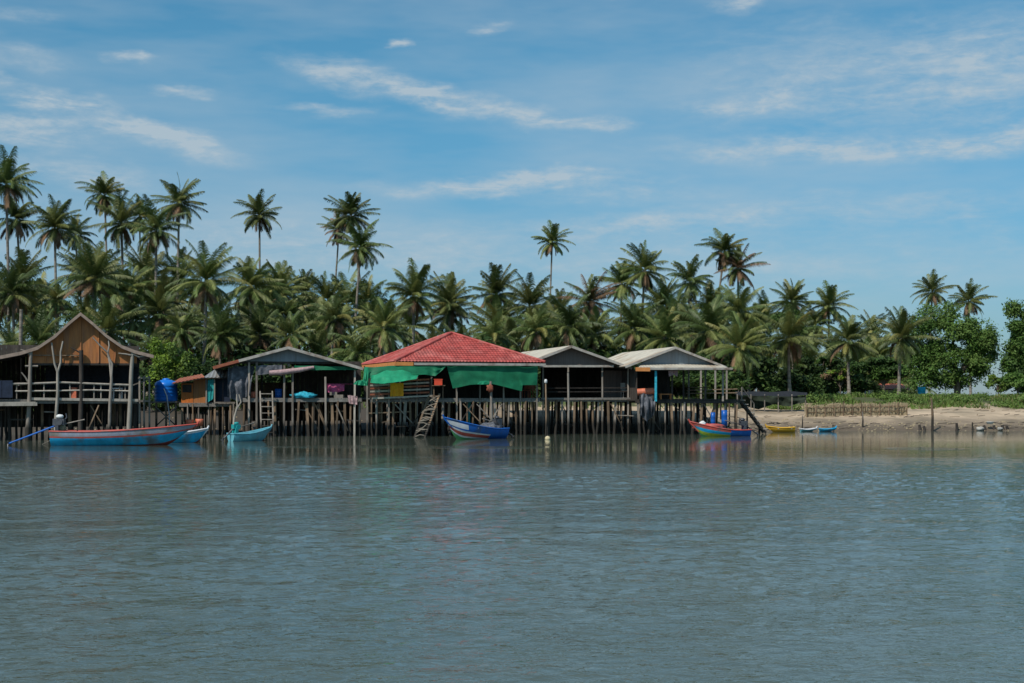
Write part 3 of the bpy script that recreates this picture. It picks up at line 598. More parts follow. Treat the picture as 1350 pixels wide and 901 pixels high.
def f4post(px, yt, d, m, r=.09):
    b = MB(); b.beam(f4.L(px + rnd.uniform(-.7, .7), -.7, d), f4.P(px, yt, d), r, r); return b.build('post', m, h4)
for x in (528, 550, 569, 602, 633, 664, 686, 708): f4post(x, 482, .45, 'grey_wood')
for x in (484, 497, 513): f4post(x, 484, .4, 'grey_wood')
for x in (500, 560, 620, 680): f4post(x, 481, 8, 'dark_wood')
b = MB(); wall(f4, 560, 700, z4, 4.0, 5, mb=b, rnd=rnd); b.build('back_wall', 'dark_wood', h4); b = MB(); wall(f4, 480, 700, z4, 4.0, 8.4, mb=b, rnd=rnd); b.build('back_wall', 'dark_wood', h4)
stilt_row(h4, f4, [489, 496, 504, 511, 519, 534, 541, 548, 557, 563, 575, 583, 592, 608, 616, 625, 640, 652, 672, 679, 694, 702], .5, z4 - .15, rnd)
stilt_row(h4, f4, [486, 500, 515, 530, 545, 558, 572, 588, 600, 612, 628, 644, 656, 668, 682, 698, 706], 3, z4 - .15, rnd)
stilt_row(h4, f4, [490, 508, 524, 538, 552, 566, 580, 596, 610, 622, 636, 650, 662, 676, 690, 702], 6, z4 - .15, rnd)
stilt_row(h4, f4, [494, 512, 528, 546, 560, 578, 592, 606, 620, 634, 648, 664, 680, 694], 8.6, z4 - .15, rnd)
b = wall(f4, 488, 640, .6, 1.75, 8.9, boards=.5, rnd=rnd); b.build('shade_boards', 'dark_wood', h4)  # dark backing added below the red roofed hut in place of real shade
b = MB(); b.beam(f4.P(485, 545, .4), f4.P(542, 543, .4), .05, .06); b.build('cross_brace', 'brown_wood', h4)
# slatted balustrade, red-brown and white
b = MB()
for k in range(5):
    y0 = 519 - k * 4.0; b.beam(f4.P(488, y0 + 1.5, .3), f4.P(566, y0 - 1.5 - k * .3, .3), .03, .09, k % 2)
b.build('balustrade', ['rust', 'pale_wood'], h4)
for x in (489, 502, 516, 529, 541, 554, 566):
    b = MB(); b.beam(f4.L(x, z4, .34), f4.P(x, 501, .34), .06, .06); b.build('baluster', 'dark_wood', h4)
b = MB(); b.beam(f4.P(491, 525.5, .2), f4.P(570, 522, .2), .12, .09); b.build('floor_beam', 'pale_wood', h4)
# tarpaulins
b = MB(); b.sheet([f4.P(481, 484, .1), f4.P(520, 483, -.02), f4.P(565, 482, -.02), f4.P(589, 482, 0)], [f4.P(484, 500, -.2), f4.P(505, 494, -.3), f4.P(530, 495, -.5), f4.P(560, 494, -.3), f4.P(574, 496, -.2), f4.P(586, 486, 0)], 40, 8, .08); o = b.build('tarpaulin', 'green_tarp'); tag(o, 'dark green tarpaulin strip under the eave above the slatted balustrade', 'tarpaulin')
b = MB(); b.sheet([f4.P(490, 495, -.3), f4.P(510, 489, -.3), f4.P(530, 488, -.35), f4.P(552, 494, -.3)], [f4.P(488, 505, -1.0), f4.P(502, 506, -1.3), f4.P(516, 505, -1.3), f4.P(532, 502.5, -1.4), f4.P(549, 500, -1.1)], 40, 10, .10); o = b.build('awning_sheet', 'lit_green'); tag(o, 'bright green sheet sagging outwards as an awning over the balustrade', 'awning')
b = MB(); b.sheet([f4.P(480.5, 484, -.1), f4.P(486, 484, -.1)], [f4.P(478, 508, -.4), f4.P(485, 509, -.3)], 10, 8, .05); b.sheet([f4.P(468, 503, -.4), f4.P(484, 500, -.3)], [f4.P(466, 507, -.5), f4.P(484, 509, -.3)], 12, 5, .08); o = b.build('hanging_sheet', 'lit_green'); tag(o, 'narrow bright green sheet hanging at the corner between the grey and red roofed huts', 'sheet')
b = MB(); b.sheet([f4.P(589, 483, .1), f4.P(620, 483, .1), f4.P(660, 483, .1), f4.P(709, 483, .1)], [f4.P(597, 512.5, 0), f4.P(620, 507.5, -.1), f4.P(648, 506, -.1), f4.P(668, 511, -.05), f4.P(688, 516, 0), f4.P(689, 508, 0), f4.P(708, 508, .1)], 60, 10, .035); o = b.build('tarpaulin', 'green_tarp'); tag(o, 'wide deep green tarpaulin covering the front below the red roof', 'tarpaulin')
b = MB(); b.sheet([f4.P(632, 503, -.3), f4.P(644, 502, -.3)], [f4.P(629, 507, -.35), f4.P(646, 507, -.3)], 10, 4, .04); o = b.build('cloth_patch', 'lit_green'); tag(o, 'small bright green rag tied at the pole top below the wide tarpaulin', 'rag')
b = MB(); b.sheet([f4.P(514.5, 505, .15), f4.P(532, 505, .15)], [f4.P(514.5, 523, .1), f4.P(532, 522.5, .1)], 14, 8, .05); o = b.build('orange_mat', 'orange_cloth'); tag(o, 'orange cloth mat hung over the slatted balustrade', 'mat')
t_ = thing('crate', 'bright red plastic crate on the deck rail above the leaning ladder', 'crate', f4.P(578, 509, -.1)); q = f4.P(578, 504.5, -.1)
b = MB(); b.box(q, (.44, .34, .30)); b.build('body', 'red_plastic', t_); b = MB(); b.box(q + Vector((0, 0, .17)), (.48, .38, .04)); b.build('rim', 'red_plastic', t_)
b = MB(); b.beam(f4.L(572, z4, .1), f4.L(572, q.z - .15, .1), .05, .05); b.beam(f4.L(584, z4, .1), f4.L(584, q.z - .15, .1), .05, .05); b.beam(f4.L(570, q.z - .17, -.1), f4.L(586, q.z - .17, -.1), .35, .04); b.build('rack', 'brown_wood', h4)
ladder('ladder', 'rickety leaning ladder wrapped in pale rope beside the blue and red boat', f4.L(551, -.3, -2.2), f4.P(573, 520, .2), .55, 'brown_wood', 11, stile=.10)
b = MB(); rr = random.Random(4); pa, pb = f4.L(553, .1, -2.15), f4.P(573, 522, .12)
for i in range(16):
    q = pa.lerp(pb, (i + .5) / 16); w_ = rr.uniform(.2, .34); b.tube([q + Vector((-w_, -.08, rr.uniform(-.15, .1))), q + Vector((0, -.14, rr.uniform(-.12, .12))), q + Vector((w_, -.08, rr.uniform(-.1, .15)))], .028, 5)
o = b.build('coiled_rope', 'rope'); tag(o, 'pale old rope wound around the leaning ladder', 'rope')
# poles standing in front
def pole(px, Y, yt, r, m, label, capm=None, name='mooring_pole', cat='pole', bend=0):
    t_ = thing(name, label, cat, G(px, Y, -.3)); a = G(px + bend, Y, -.6); c = P(px, yt, Y); b = MB(); b.tube([a, a.lerp(c, .5) + Vector((.03, 0, 0)), c], [r * 1.1, r, r * .9], 8); b.build('shaft', m, t_)
    if capm: b = MB(); b.lathe(c, [(r * 1.1, -.02), (r * 1.7, 0), (r * 1.7, .12), (r, .2), (0, .2)], 10); b.build('cap', capm, t_)
pole(719.5, 78.5, 505, .05, 'brown_wood', 'tall reddish pole with a white cap in front of the brown gabled hut', 'white')
pole(647, 76.5, 503, .07, 'grey_wood', 'weathered grey pole behind the stern of the blue and red boat', None, bend=1)
pole(749, 78.6, 492, .06, 'grey_wood', 'thin grey pole standing before the middle of the brown gabled hut')
b = MB(); q = P(646, 512, 76.3); b.blob(q, (.35, .2, .4), 4); o = b.build('hanging_float', 'rust'); tag(o, 'rust red float tied to the grey pole over the blue boat', 'float')
b = MB(); b.sheet([P(615, 528, 80), P(621, 528, 80)], [P(614, 560, 80), P(620, 557, 80)], 8, 8, .03); o = b.build('hanging_net', 'teal'); tag(o, 'teal cloth strip hanging below the deck behind the blue boat', 'cloth')

# ---- brown gabled hut
f5 = Fr(700, 81.2, 12); rnd = random.Random(13); z5 = 2.09
h5 = thing('stilt_hut', 'stilt hut with shallow brown gable and dark open front beside the red roof', 'hut', G(760, 82, 0))
pk, eL, eR = f5.P(753, 456, -.4), f5.P(690, 476, -.4), f5.P(833, 485, -.4); eL.z = eR.z + .1
eL = f5.L(690, pk.z - (pk.z - eR.z) * .85, -.4); D = 13
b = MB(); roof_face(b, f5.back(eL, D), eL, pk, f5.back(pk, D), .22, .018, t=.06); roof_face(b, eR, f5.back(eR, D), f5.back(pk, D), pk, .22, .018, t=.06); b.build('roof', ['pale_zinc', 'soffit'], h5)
b = MB(); dn = f5.back(Vector((0, 0, -.05)), -.06); b.beam(pk + dn, eR + dn, .06, .14); b.beam(eL + dn, pk + dn, .06, .14); b.build('barge_board', 'trim', h5)
prism([f5.P(712, 482, 0), f5.P(712, 472, 0), f5.P(753, 459, 0), f5.P(815, 480.5, 0), f5.P(815, 482, 0)][::-1], f5.back(Vector((0, 0, 0)), .05)).build('gable_panel', 'brown_panel', h5)
b = MB(); b.beam(f5.P(711, 483, -.3), f5.P(809, 483, -.3), .08, .12); b.build('fascia', 'trim', h5)
deck(h5, f5, 600, 836, z5, 9, d0=.2) if False else deck(h5, f5, 713, 838, z5, 9)
b = MB(); b.beam(f5.P(713, 526, -.15), f5.P(838, 525.5, -.15), .1, .1); b.build('floor_beam', 'deck_wood', h5)
for x in (716, 749, 794, 828): b = MB(); b.beam(f5.L(x, -.7, 0), f5.P(x, 484, 0), .09, .09); b.build('post', 'grey_wood', h5)
for x in (735, 775, 815): b = MB(); b.beam(f5.L(x, z5, 5), f5.P(x, 482, 5), .09, .09); b.build('post', 'dark_wood', h5)
b = wall(f5, 713, 836, z5, 4.0, 6.5, rnd=rnd); b.build('back_wall', 'dark_wood', h5)
b = wall(f5, 796, 838, z5, 3.7, 1.8, boards=.18, rnd=rnd); b.build('slat_screen', 'brown_panel', h5)
b = MB()
for y0 in (512, 517): b.beam(f5.P(720, y0, 0), f5.P(836, y0 - .5, 0), .03, .05)
b.build('rail', 'dark_wood', h5)
stilt_row(h5, f5, [722, 733, 741, 757, 765, 773, 782, 790, 802, 811, 820, 831], 0.05, z5 - .15, rnd, (.05, .09))
stilt_row(h5, f5, [718, 728, 738, 752, 760, 770, 779, 788, 797, 806, 816, 825], 2.6, z5 - .15, rnd, (.05, .1))
stilt_row(h5, f5, [724, 736, 747, 758, 768, 780, 792, 804, 818, 830], 5.6, z5 - .15, rnd, (.05, .09))
stilt_row(h5, f5, [732, 750, 764, 786, 800, 812, 826], 8.4, z5 - .15, rnd, (.05, .09))
def chair(fr, px, d, z, m, label, rz, group=None):
    p = fr.L(px, z, d); t_ = thing('chair', label, 'chair', p, group); q = Matrix.Rotation(rz, 3, 'Z')
    b = MB(); b.box(p + Vector((0, 0, .43)), (.42, .42, .04), rz); b.build('seat', m, t_)
    b = MB(); b.box(p + q @ Vector((0, .2, .68)), (.40, .03, .4), rz); b.build('backrest', m, t_)
    for sx in (-.18, .18):
        for sy in (-.18, .18): b = MB(); b.beam(p + q @ Vector((sx, sy, 0)), p + q @ Vector((sx, sy, .42)), .04, .04); b.build('leg', m, t_)
chair(f5, 824, .8, z5, 'trim', 'pale chair by the slatted screen of the brown gabled hut', .3)
chair(f5, 694, 1.4, z5, 'rust', 'dull red chair at the corner under the green tarpaulin', -.4)
chair(f5, 704, 1.6, z5, 'rust', 'dull red chair nearest the reddish capped pole', .5)

# ---- right hand open hut with grey gable
f6 = Fr(838, 80.6, 10); rnd = random.Random(17); z6 = 2.0
h6 = thing('stilt_hut', 'open-sided stilt hut with pale tin roof, grey gable and flat porch roof', 'hut', G(900, 82, 0))
pk, eL, eR = f6.P(890, 457.5, 0), f6.P(824, 483, 0), f6.P(957, 483.5, 0); D = 12
b = MB(); roof_face(b, f6.back(eL, D), eL, pk, f6.back(pk, D), .22, .018, t=.06); roof_face(b, eR, f6.back(eR, D), f6.back(pk, D), pk, .22, .018, t=.06); b.build('roof', ['pale_zinc', 'soffit'], h6)
b = MB(); dn = f6.back(Vector((0, 0, -.05)), -.05); b.beam(pk + dn, eR + dn, .06, .13); b.beam(eL + dn, pk + dn, .06, .13); b.build('barge_board', 'trim', h6)
prism([f6.P(838, 482, .35), f6.P(890, 460.5, .35), f6.P(944, 482, .35)][::-1], f6.back(Vector((0, 0, 0)), .05)).build('gable_panel', 'grey_panel', h6)
b = MB(); roof_face(b, f6.P(838, 487.5, -1.3), f6.P(966, 487.5, -1.3), f6.P(950, 480.5, .3), f6.P(846, 480.5, .3), .2, .012, t=.05); b.build('porch_roof', ['pale_zinc', 'soffit'], h6)
b = MB(); b.beam(f6.P(857, 486.3, -1.35), f6.P(966, 486.3, -1.35), .05, .12); b.build('fascia', 'trim', h6)
b = MB(); b.beam(f6.P(838, 487, -1.35), f6.P(857, 487.2, -1.35), .05, .22); b.build('fascia', 'orange_fascia', h6, label='orange painted end of the porch fascia')
deck(h6, f6, 838, 976, z6, 9, 'dark_wood', d0=-.2)
b = MB(); b.beam(f6.L(864.5, z6 - .1, -1.1), f6.P(864.5, 488, -1.1), .12, .12); b.build('post', 'turq_cloth', h6, label='light blue painted porch post')
for x, d, m in ((886, -.1, 'dark_wood'), (901, -.1, 'dark_wood'), (908, 6, 'pale_wood'), (930, 4, 'grey_wood'), (943, 6, 'pale_wood'), (953, -.5, 'pale_wood'), (924, 8.5, 'grey_wood'), (958, 8.5, 'grey_wood')):
    b = MB(); b.beam(f6.L(x, z6 - .1, d), f6.P(x, 484, d), .10, .10); b.build('post', m, h6)
b = MB(); b.beam(f6.P(905, 515, 5), f6.P(972, 513, 5), .05, .06); b.beam(f6.P(905, 519, 5), f6.P(972, 518, 5), .05, .06); b.build('rail', 'brown_wood', h6)
b = wall(f6, 840, 884, z6, 3.9, 7.5, rnd=rnd); side_wall(f6, 839, z6, 3.7, .3, 7.5, b); b.build('back_wall', 'dark_wood', h6)
stilt_row(h6, f6, [842, 849, 857, 863, 870, 877, 885, 897, 903, 916, 925, 941, 955, 972], -.1, z6 - .15, rnd, (.05, .08), ('brown_wood', 'grey_wood', 'brown_wood'))
stilt_row(h6, f6, [846, 858, 868, 882, 892, 905, 918, 930, 945, 958, 970], 3, z6 - .15, rnd, (.05, .09))
stilt_row(h6, f6, [852, 864, 880, 896, 910, 926, 944, 962], 6, z6 - .15, rnd, (.05, .08))
stilt_row(h6, f6, [860, 890, 920, 950], 8.7, z6 - .15, rnd, (.05, .08))
b = MB(); q = f6.L(852, z6 + .42, -.4); b.tube([q + Vector((-.5, .05, 0)), q + Vector((.42, -.05, .06))], .19, 14); b.tube([q + Vector((.40, -.05, .06)), q + Vector((.50, -.06, .065))], [.19, .1], 14)
b.box(q - Vector((0, 0, .3)), (.8, .3, .24), 0, 1); o = b.build('ice_chest', ['salmon', 'dark_wood']); o.name = 'rolled_mat'; tag(o, 'fat salmon roll lying on a dark box beside the light blue post', 'roll')
b = MB(); b.sheet([f6.P(843, 519, -.5), f6.P(864, 520, -.5)], [f6.P(843, 545, -.4), f6.P(852, 556, -.45), f6.P(862, 548, -.4)], 22, 12, .18, .2); o = b.build('fishing_net', 'grey_net'); tag(o, 'bunched grey-green fishing net hanging off the deck below the salmon roll', 'net')
b = MB(); b.sheet([f6.P(881, 488.5, -.9), f6.P(894, 488.5, -.9)], [f6.P(882, 497, -.9), f6.P(888, 494, -.9), f6.P(893, 497, -.9)], 12, 5, .07); o = b.build('hanging_cloth', 'pale_cloth'); tag(o, 'pale cloth bunched under the flat porch roof', 'cloth')
c = thing('bench', 'orange-brown wooden bench on the deck right of the light blue post', 'bench', f6.L(877, z6, -.05))
b = MB(); b.box(f6.L(877, z6 + .30, -.05), (.72, .34, .06), f6.a); b.build('seat', 'orange_board', c)
for px in (870.5, 883.5): b = MB(); b.box(f6.L(px, z6 + .135, -.05), (.06, .3, .27), f6.a); b.build('leg', 'orange_board', c)
c = thing('table', 'dark wooden table between the posts of the open-sided hut', 'table', f6.L(918, z6, 2.5))
b = MB(); b.box(f6.L(918, z6 + .7, 2.5), (1.2, .7, .05), f6.a); b.build('tabletop', 'brown_wood', c)
for px in (907, 929):
    for d in (2.3, 2.7): b = MB(); b.beam(f6.L(px, z6, d), f6.L(px, z6 + .68, d), .06, .06); b.build('leg', 'brown_wood', c)
# stairs down to the bank
sr = thing('stairs', 'dark wooden stairs going down from the end of the open-sided hut', 'stairs', G(995, 83, .2))
a0, a1 = f6.L(976, z6 - .05, .3), G(1008, 83.0, .05)
for dy in (-.45, .45):
    b = MB(); b.beam(a0 + Vector((0, dy, -.05)), a1 + Vector((0, dy, 0)), .05, .11); b.build('stringer', 'dark_wood', sr)
for i in range(8):
    q = a0.lerp(a1, (i + .4) / 8); b = MB(); b.box(q + Vector((0, 0, .1)), (.27, 1.05, .05)); b.build('tread', 'pale_wood', sr)
b = MB(); b.beam(a0 + Vector((0, -.5, .75)), a0.lerp(a1, .5) + Vector((0, -.5, .75)), .05, .05); b.beam(a0 + Vector((0, -.5, 0)), a0 + Vector((0, -.5, .75)), .06, .06); b.beam(a0.lerp(a1, .5) + Vector((0, -.5, 0)), a0.lerp(a1, .5) + Vector((0, -.5, .75)), .05, .05); b.build('handrail', 'grey_wood', sr)
b = MB(); b.beam(G(985, 83.3, -.5), G(985, 83.3, 1.3), .09, .09); b.beam(G(1001, 83.3, -.5), G(1001, 83.3, .4), .09, .09); b.build('support', 'dark_wood', sr)
def bar(px, Y, y0, y1, r, m, label):
    t_ = thing('drum', label, 'drum', P(px, y1, Y)); p = P(px, y1, Y); h = P(px, y0, Y).z - p.z
    b = MB(); b.lathe(p, [(0, 0), (r, 0), (r, h * .3), (r * 1.05, h * .33), (r, h * .36), (r, h * .64), (r * 1.05, h * .67), (r, h * .7), (r, h), (r * .8, h), (0, h)], 18); b.build('body', m, t_)
    b = MB(); b.lathe(p + Vector((r * .4, 0, h)), [(.05, 0), (.05, .04), (0, .04)], 8); b.build('cap', 'rubber', t_)
bar(940, 80.2, 544, 562, .13, 'drum_blue', 'blue pipe drum lashed to a stilt above the multicoloured boat')
bar(955, 80.6, 541, 562, .17, 'drum_blue', 'wider blue drum lashed to a stilt beside the stairs end of the open-sided hut')
def braces(root, fr, px0, px1, n_, seed, z_):
    q_ = random.Random(seed)
    for i in range(n_):
        a = q_.uniform(px0, px1 - 12); L_ = q_.uniform(10, 34); d = q_.choice([-.1, .2, 2.3]); b = MB(); k = q_.random()
        if k < .5: za = q_.uniform(.5, z_ - .4); zc = za + q_.uniform(-.1, .1)
        else: za, zc = (.3, z_ - .25) if q_.random() < .5 else (z_ - .25, .3)
        b.beam(fr.L(a, za, d), fr.L(min(px1, a + L_), zc, d), .06, .05); b.build('brace', q_.choice(['grey_wood', 'brown_wood', 'dark_wood']), root)
braces(h1, f1, -10, 180, 5, 1, 2.0); braces(h3, f3, 325, 475, 9, 2, 2.0); braces(h4, f4, 490, 705, 11, 3, 2.0); braces(h5, f5, 720, 835, 5, 4, 2.0); braces(h6, f6, 845, 970, 5, 5, 2.0)
# ------------------------------------------------------------------ boats
def hull_pt(t, j, L, B, zs, zb, zk, nj=8, stern=.7, rake=.16):
    """t 0 stern .. 1 bow, j 0 gunwale .. nj keel"""
    bw = B / 2 * (stern + (1 - stern) * math.sin(min(1, t / .45) * math.pi / 2)) * (1 if t < .45 else max(.02, math.cos((t - .45) / .55 * math.pi / 2) ** .75))
    sheer = zs + (zb - zs) * t ** 2.3 - .05 * math.sin(math.pi * t)
    k = zk + (.08 if t < .85 else .08) * t ** 3 + (sheer - zk) * .35 * max(0, (t - .8) / .2) ** 2
    f_ = j / nj; z = sheer + (k - sheer) * f_; y = bw * (1 - f_ ** 2.6) * (1 - .12 * f_) 
    x = -L / 2 + L * t * (1 - rake) + L * rake * t ** 3 * (1 - f_ * .9) 
    return Vector((x, y, z))
def boat(name, label, px, Y, rz, L, B, zs, zb, bands, gun='boat_red', inner='boat_inner', zk=-.22, group=None, cat='boat', engine=None, front_only=None, plain=None, zloc=0):
    root = thing(name, label, cat, (0, 0, 0), group); NJ = len(bands); NS = 26; b = MB(); ms = []
    for k in bands:
        if k not in ms: ms.append(k)
    if plain: ms.append(plain)
    def fn(t, j, side): p = hull_pt(t, j, L, B, zs, zb, zk, NJ); return Vector((p.x, p.y * side, p.z))
    for side in (1, -1):
        for i in range(NS):
            for j in range(NJ):
                q = [fn(i / NS, j, side), fn((i + 1) / NS, j, side), fn((i + 1) / NS, j + 1, side), fn(i / NS, j + 1, side)]
                mm = ms.index(bands[j]) if not (front_only and i / NS < front_only) else ms.index(plain)
                if 'boat_white' in ms and front_only and i / NS > .74 and 1 <= j <= 3: mm = ms.index('boat_white')
                b.add(q if side == -1 else q[::-1], [(0, 1, 2, 3)], mm, False)
    tr = [fn(0, j, 1) for j in range(NJ + 1)] + [fn(0, j, -1) for j in range(NJ - 1, -1, -1)]; b.add(tr, [tuple(range(len(tr)))], ms.index(plain or bands[4]))
    b.build('hull', ms, root)
    b = MB()
    def inn(t, j, side): p = fn(t, j, side); return Vector((p.x * .985, p.y * .9, max(p.z + .01, zk + .18)))
    for side in (1, -1):
        for i in range(NS):
            for j in range(NJ): b.add([inn(i / NS, j, side), inn((i + 1) / NS, j, side), inn((i + 1) / NS, j + 1, side), inn(i / NS, j + 1, side)], [(0, 1, 2, 3)])
    b.add([inn(0, j, 1) for j in range(NJ + 1)] + [inn(0, j, -1) for j in range(NJ - 1, -1, -1)], [tuple(range(2 * NJ + 1))])
    b.build('lining', inner, root)
    for side in (1, -1):
        b = MB(); b.tube([fn(i / NS, 0, side) + Vector((0, 0, .012)) for i in range(NS + 1)], .032, 6); b.build('gunwale', gun, root)
    b = MB(); p0, p1 = fn(0, 0, 1), fn(0, 0, -1); b.beam(p0, p1, .06, .06); b.build('transom_cap', gun, root)
    for t in (.2, .42, .62):
        b = MB(); a, c = fn(t, 1, 1) * .97, fn(t, 1, -1) * .97; a.x = c.x = fn(t, 1, 1).x; b.beam(a, c, .2, .035); b.build('thwart', inner, root)
    b = MB(); tip = fn(1, 0, 1); tip.y = 0; b.tube([fn(.96, 6, 1) * 1, tip + Vector((-.02, 0, -.05)), tip + Vector((.06, 0, .14))], [.03, .05, .04], 6); b.build('stem_post', gun, root)
    if engine:
        es, shaft, sm_ = engine; s0 = fn(0, 0, 1); z0 = s0.z; x0 = s0.x + .25
        e = MB(); e.box((x0, 0, z0 + .12), (.14, .5 * es, .3)); e.box((x0 + .05, 0, z0 + .32 * es + .1), (.5 * es, .34 * es, .28 * es)); e.tube([(x0 + .1, -.22 * es, z0 + .42 * es), (x0 + .1, .22 * es, z0 + .42 * es)], .15 * es, 12)
        eo = e.build('engine', sm_, root)
        e = MB(); e.blob((x0 + .08, 0, z0 + .66 * es), (.34 * es, .3 * es, .2 * es), 1, .05); e.build('fuel_tank', 'white' if es > .9 else sm_, eo)
        e = MB(); e.tube([(x0 + .2, .16 * es, z0 + .45 * es), (x0 + .34, .2 * es, z0 + .62 * es), (x0 + .3, .2 * es, z0 + .8 * es)], .03, 6); e.build('exhaust', 'metal', eo)
        e = MB(); q = Vector((x0 - shaft, 0, .08 - zloc)); e.tube([(x0 - .1, 0, z0 + .25), q], .04, 7); e.build('propeller_shaft', 'boat_deep' if es > .9 else 'metal', root)
        e = MB()
        for a_ in (0, 2.09, 4.19): e.beam(q, q + Vector((0, math.cos(a_) * .14, math.sin(a_) * .14)), .03, .07)
        e.build('propeller', 'metal', root)
        e = MB(); e.tube([(x0 + .2, 0, z0 + .3), (x0 + 1.15, .1, z0 + .52)], .028, 6); e.build('tiller', 'grey_wood', root)
    root.location = G(px, Y, zloc); root.rotation_euler.z = R(rz)
    return root
bo = boat('longtail_boat', 'long bright blue wooden longtail boat with red and grey stripes moored before the swept-roof hut', 165, 64, 3, 6.45, 1.5, .64, .95,
     ['boat_grey'] * 3 + ['boat_red'] + ['boat_blue'] * 5 + ['boat_maroon'] * 3, engine=(1.0, 2.2, 'metal'), gun='boat_red')
boat('rowing_boat', 'plain blue boat end showing beyond the bow of the long striped boat', 241, 67.5, 12, 2.3, 1.0, .48, .66, ['boat_white'] + ['boat_blue'] * 5 + ['boat_maroon'] * 2, gun='boat_white')
boat('small_boat', 'small turquoise boat with a teal engine below the ladder of the grey gabled hut', 331, 70, 42, 2.3, .95, .38, .66, ['boat_turq'] * 6 + ['boat_maroon'] * 2, gun='boat_turq', engine=(.75, .7, 'teal'), inner='boat_turq')
boat('fishing_boat', 'blue fishing boat with white bow, red stripe and engine at the stern', 624, 73.2, 222, 3.9, 1.75, .52, 1.12, ['boat_deep'] * 5 + ['boat_white', 'boat_red', 'boat_red', 'boat_white', 'boat_green', 'boat_green', 'boat_green'], gun='boat_deep', inner='boat_white', engine=(.85, 1.0, 'metal'), front_only=.42, plain='boat_deep')
boat('fishing_boat', 'multicoloured fishing boat with lime, blue and red bands beside the dark stairs', 948, 78.2, 192, 3.4, 1.35, .34, .80, ['boat_red', 'boat_red', 'boat_blue', 'boat_blue', 'boat_lime', 'boat_lime', 'boat_green', 'boat_green'], gun='boat_red', inner='boat_deep', engine=(.85, .8, 'metal'), front_only=.42, plain='boat_deep')
b = MB(); q = G(935, 78.2, .42); b.blob(q, (1.7, .7, .5), 7, .28, 0, 26, 12, .3); o = b.build('covering_sheet', 'pink_cloth', loc=(q.x, q.y, .3)); M['pink_cloth']; o.data.materials[0] = M['boat_red']; tag(o, 'crumpled red sheet covering the load of the multicoloured boat', 'sheet')
b = MB(); q = G(926, 78.1, .68); b.blob(q, (.42, .4, .28), 2, .2); o = b.build('white_bundle', 'white', loc=(q.x, q.y, .55)); tag(o, 'small white bundle on top of the red sheet in the multicoloured boat', 'bundle')
b = MB(); q = G(640, 73.6, .60); b.blob(q + Vector((.2, 0, 0)), (1.1, .7, .45), 8, .3, 0, 22, 10, .4); o = b.build('net_heap', 'grey_net', loc=(q.x, q.y, .4)); tag(o, 'heap of grey netting in the stern of the blue fishing boat', 'net')
b = MB(); q = G(80, 64.1, .80); b.blob(q, (.42, .5, .36), 12, .25); o = b.build('cloth_bundle', 'straw', loc=(q.x, q.y, .62)); tag(o, 'straw coloured bundle beside the engine of the long striped boat', 'bundle')
b = MB(); q = G(250, 66.2, .70); b.blob(P(250, 558, 68), (.42, .4, .5), 5, .2); b.blob(P(263, 557, 68.5), (.36, .4, .55), 9, .2); o = b.build('fish_baskets', 'salmon'); o.name = 'basket_pair'
bpy.data.objects.remove(o)
for px, yy, sd_, lb in ((250, 558, 5, 'orange basket on a stake behind the blue boat ends, nearer the long boat'), (263, 557, 9, 'orange basket on a stake behind the blue boat ends, nearer the shed posts')):
    t_ = thing('basket', lb, 'basket', G(px, 76, 0)); p = P(px, yy, 76); b = MB(); b.lathe(p + Vector((0, 0, -.2)), [(0, 0), (.15, 0), (.2, .2), (.22, .38), (.2, .38)], 14); b.build('bowl', 'salmon', t_)
    b = MB(); b.tube([G(px, 76, -.5), p - Vector((0, 0, .2))], .04, 6); b.build('stake', 'brown_wood', t_)
# mooring line and buoy
b = MB(); b.tube([P(37, 588, 67), P(52, 588, 65.6), P(66, 581, 64.5)], .015, 5); o = b.build('mooring_rope', 'rope'); tag(o, 'mooring rope running from the hut post to the stern of the long striped boat', 'rope')
bu = thing('buoy', 'round cream mooring buoy floating below the reddish capped pole', 'buoy', G(722, 72, 0))
b = MB(); b.blob(G(722, 72, .05), (.28, .28, .28), 1, .02, 0, 20, 14); b.build('float', 'buoy', bu); b = MB(); b.tube([G(722, 72, .17), G(722, 72, .25)], .02, 6); b.build('ring', 'metal', bu)
# beached craft on the right
yb = boat('rowing_boat', 'small yellow boat pulled up at the waterline beyond the stairs', 1029, 86.5, 175, 1.7, .8, .24, .30, ['yellow'] * 8, gun='yellow', inner='boat_white', zk=-.15, zloc=.05)
boat('raft_boat', 'low light blue skiff lying at the waterline beside the yellow boat', 1066, 88, 4, 1.0, .6, .11, .14, ['boat_turq'] * 8, gun='boat_white', inner='boat_inner', zk=-.1, zloc=.05)
boat('raft_boat', 'low blue skiff at the waterline, farther from the yellow boat', 1091, 88, -5, 1.0, .6, .12, .16, ['boat_blue'] * 8, gun='boat_blue', inner='boat_inner', zk=-.1, zloc=.05)

# ------------------------------------------------------------------ beach things
rnd = random.Random(23)
bf = thing('brush_fence', 'low fence of bundled straw coloured brushwood on the sand', 'fence', G(1128, 97, 1.0))
FY = 96.0
def fyx(px): return G(px, FY + (1195 - px) / 133 * -1.2, 0)
b = MB()
for i in range(620):
    px = 1062 + 133 * (i + rnd.random()) / 620; q = fyx(px); zb = hz(q.x, q.y) - .05; h = .78 + rnd.uniform(-.1, .12) + .06 * math.sin(px * .15); y_ = rnd.uniform(-.12, .12)
    b.beam((q.x, q.y + y_, zb), (q.x + rnd.uniform(-.12, .12), q.y + y_ + rnd.uniform(-.06, .06), zb + h), .035, .02)
b.build('brushwood', 'straw', bf)
for i in range(12):
    q = fyx(1063 + i * 12); zb = hz(q.x, q.y) - .2; b = MB(); b.beam((q.x, q.y - .17, zb), (q.x, q.y - .17, zb + 1.0 + rnd.uniform(-.05, .1)), .05, .05); b.build('stake', 'brown_wood', bf)
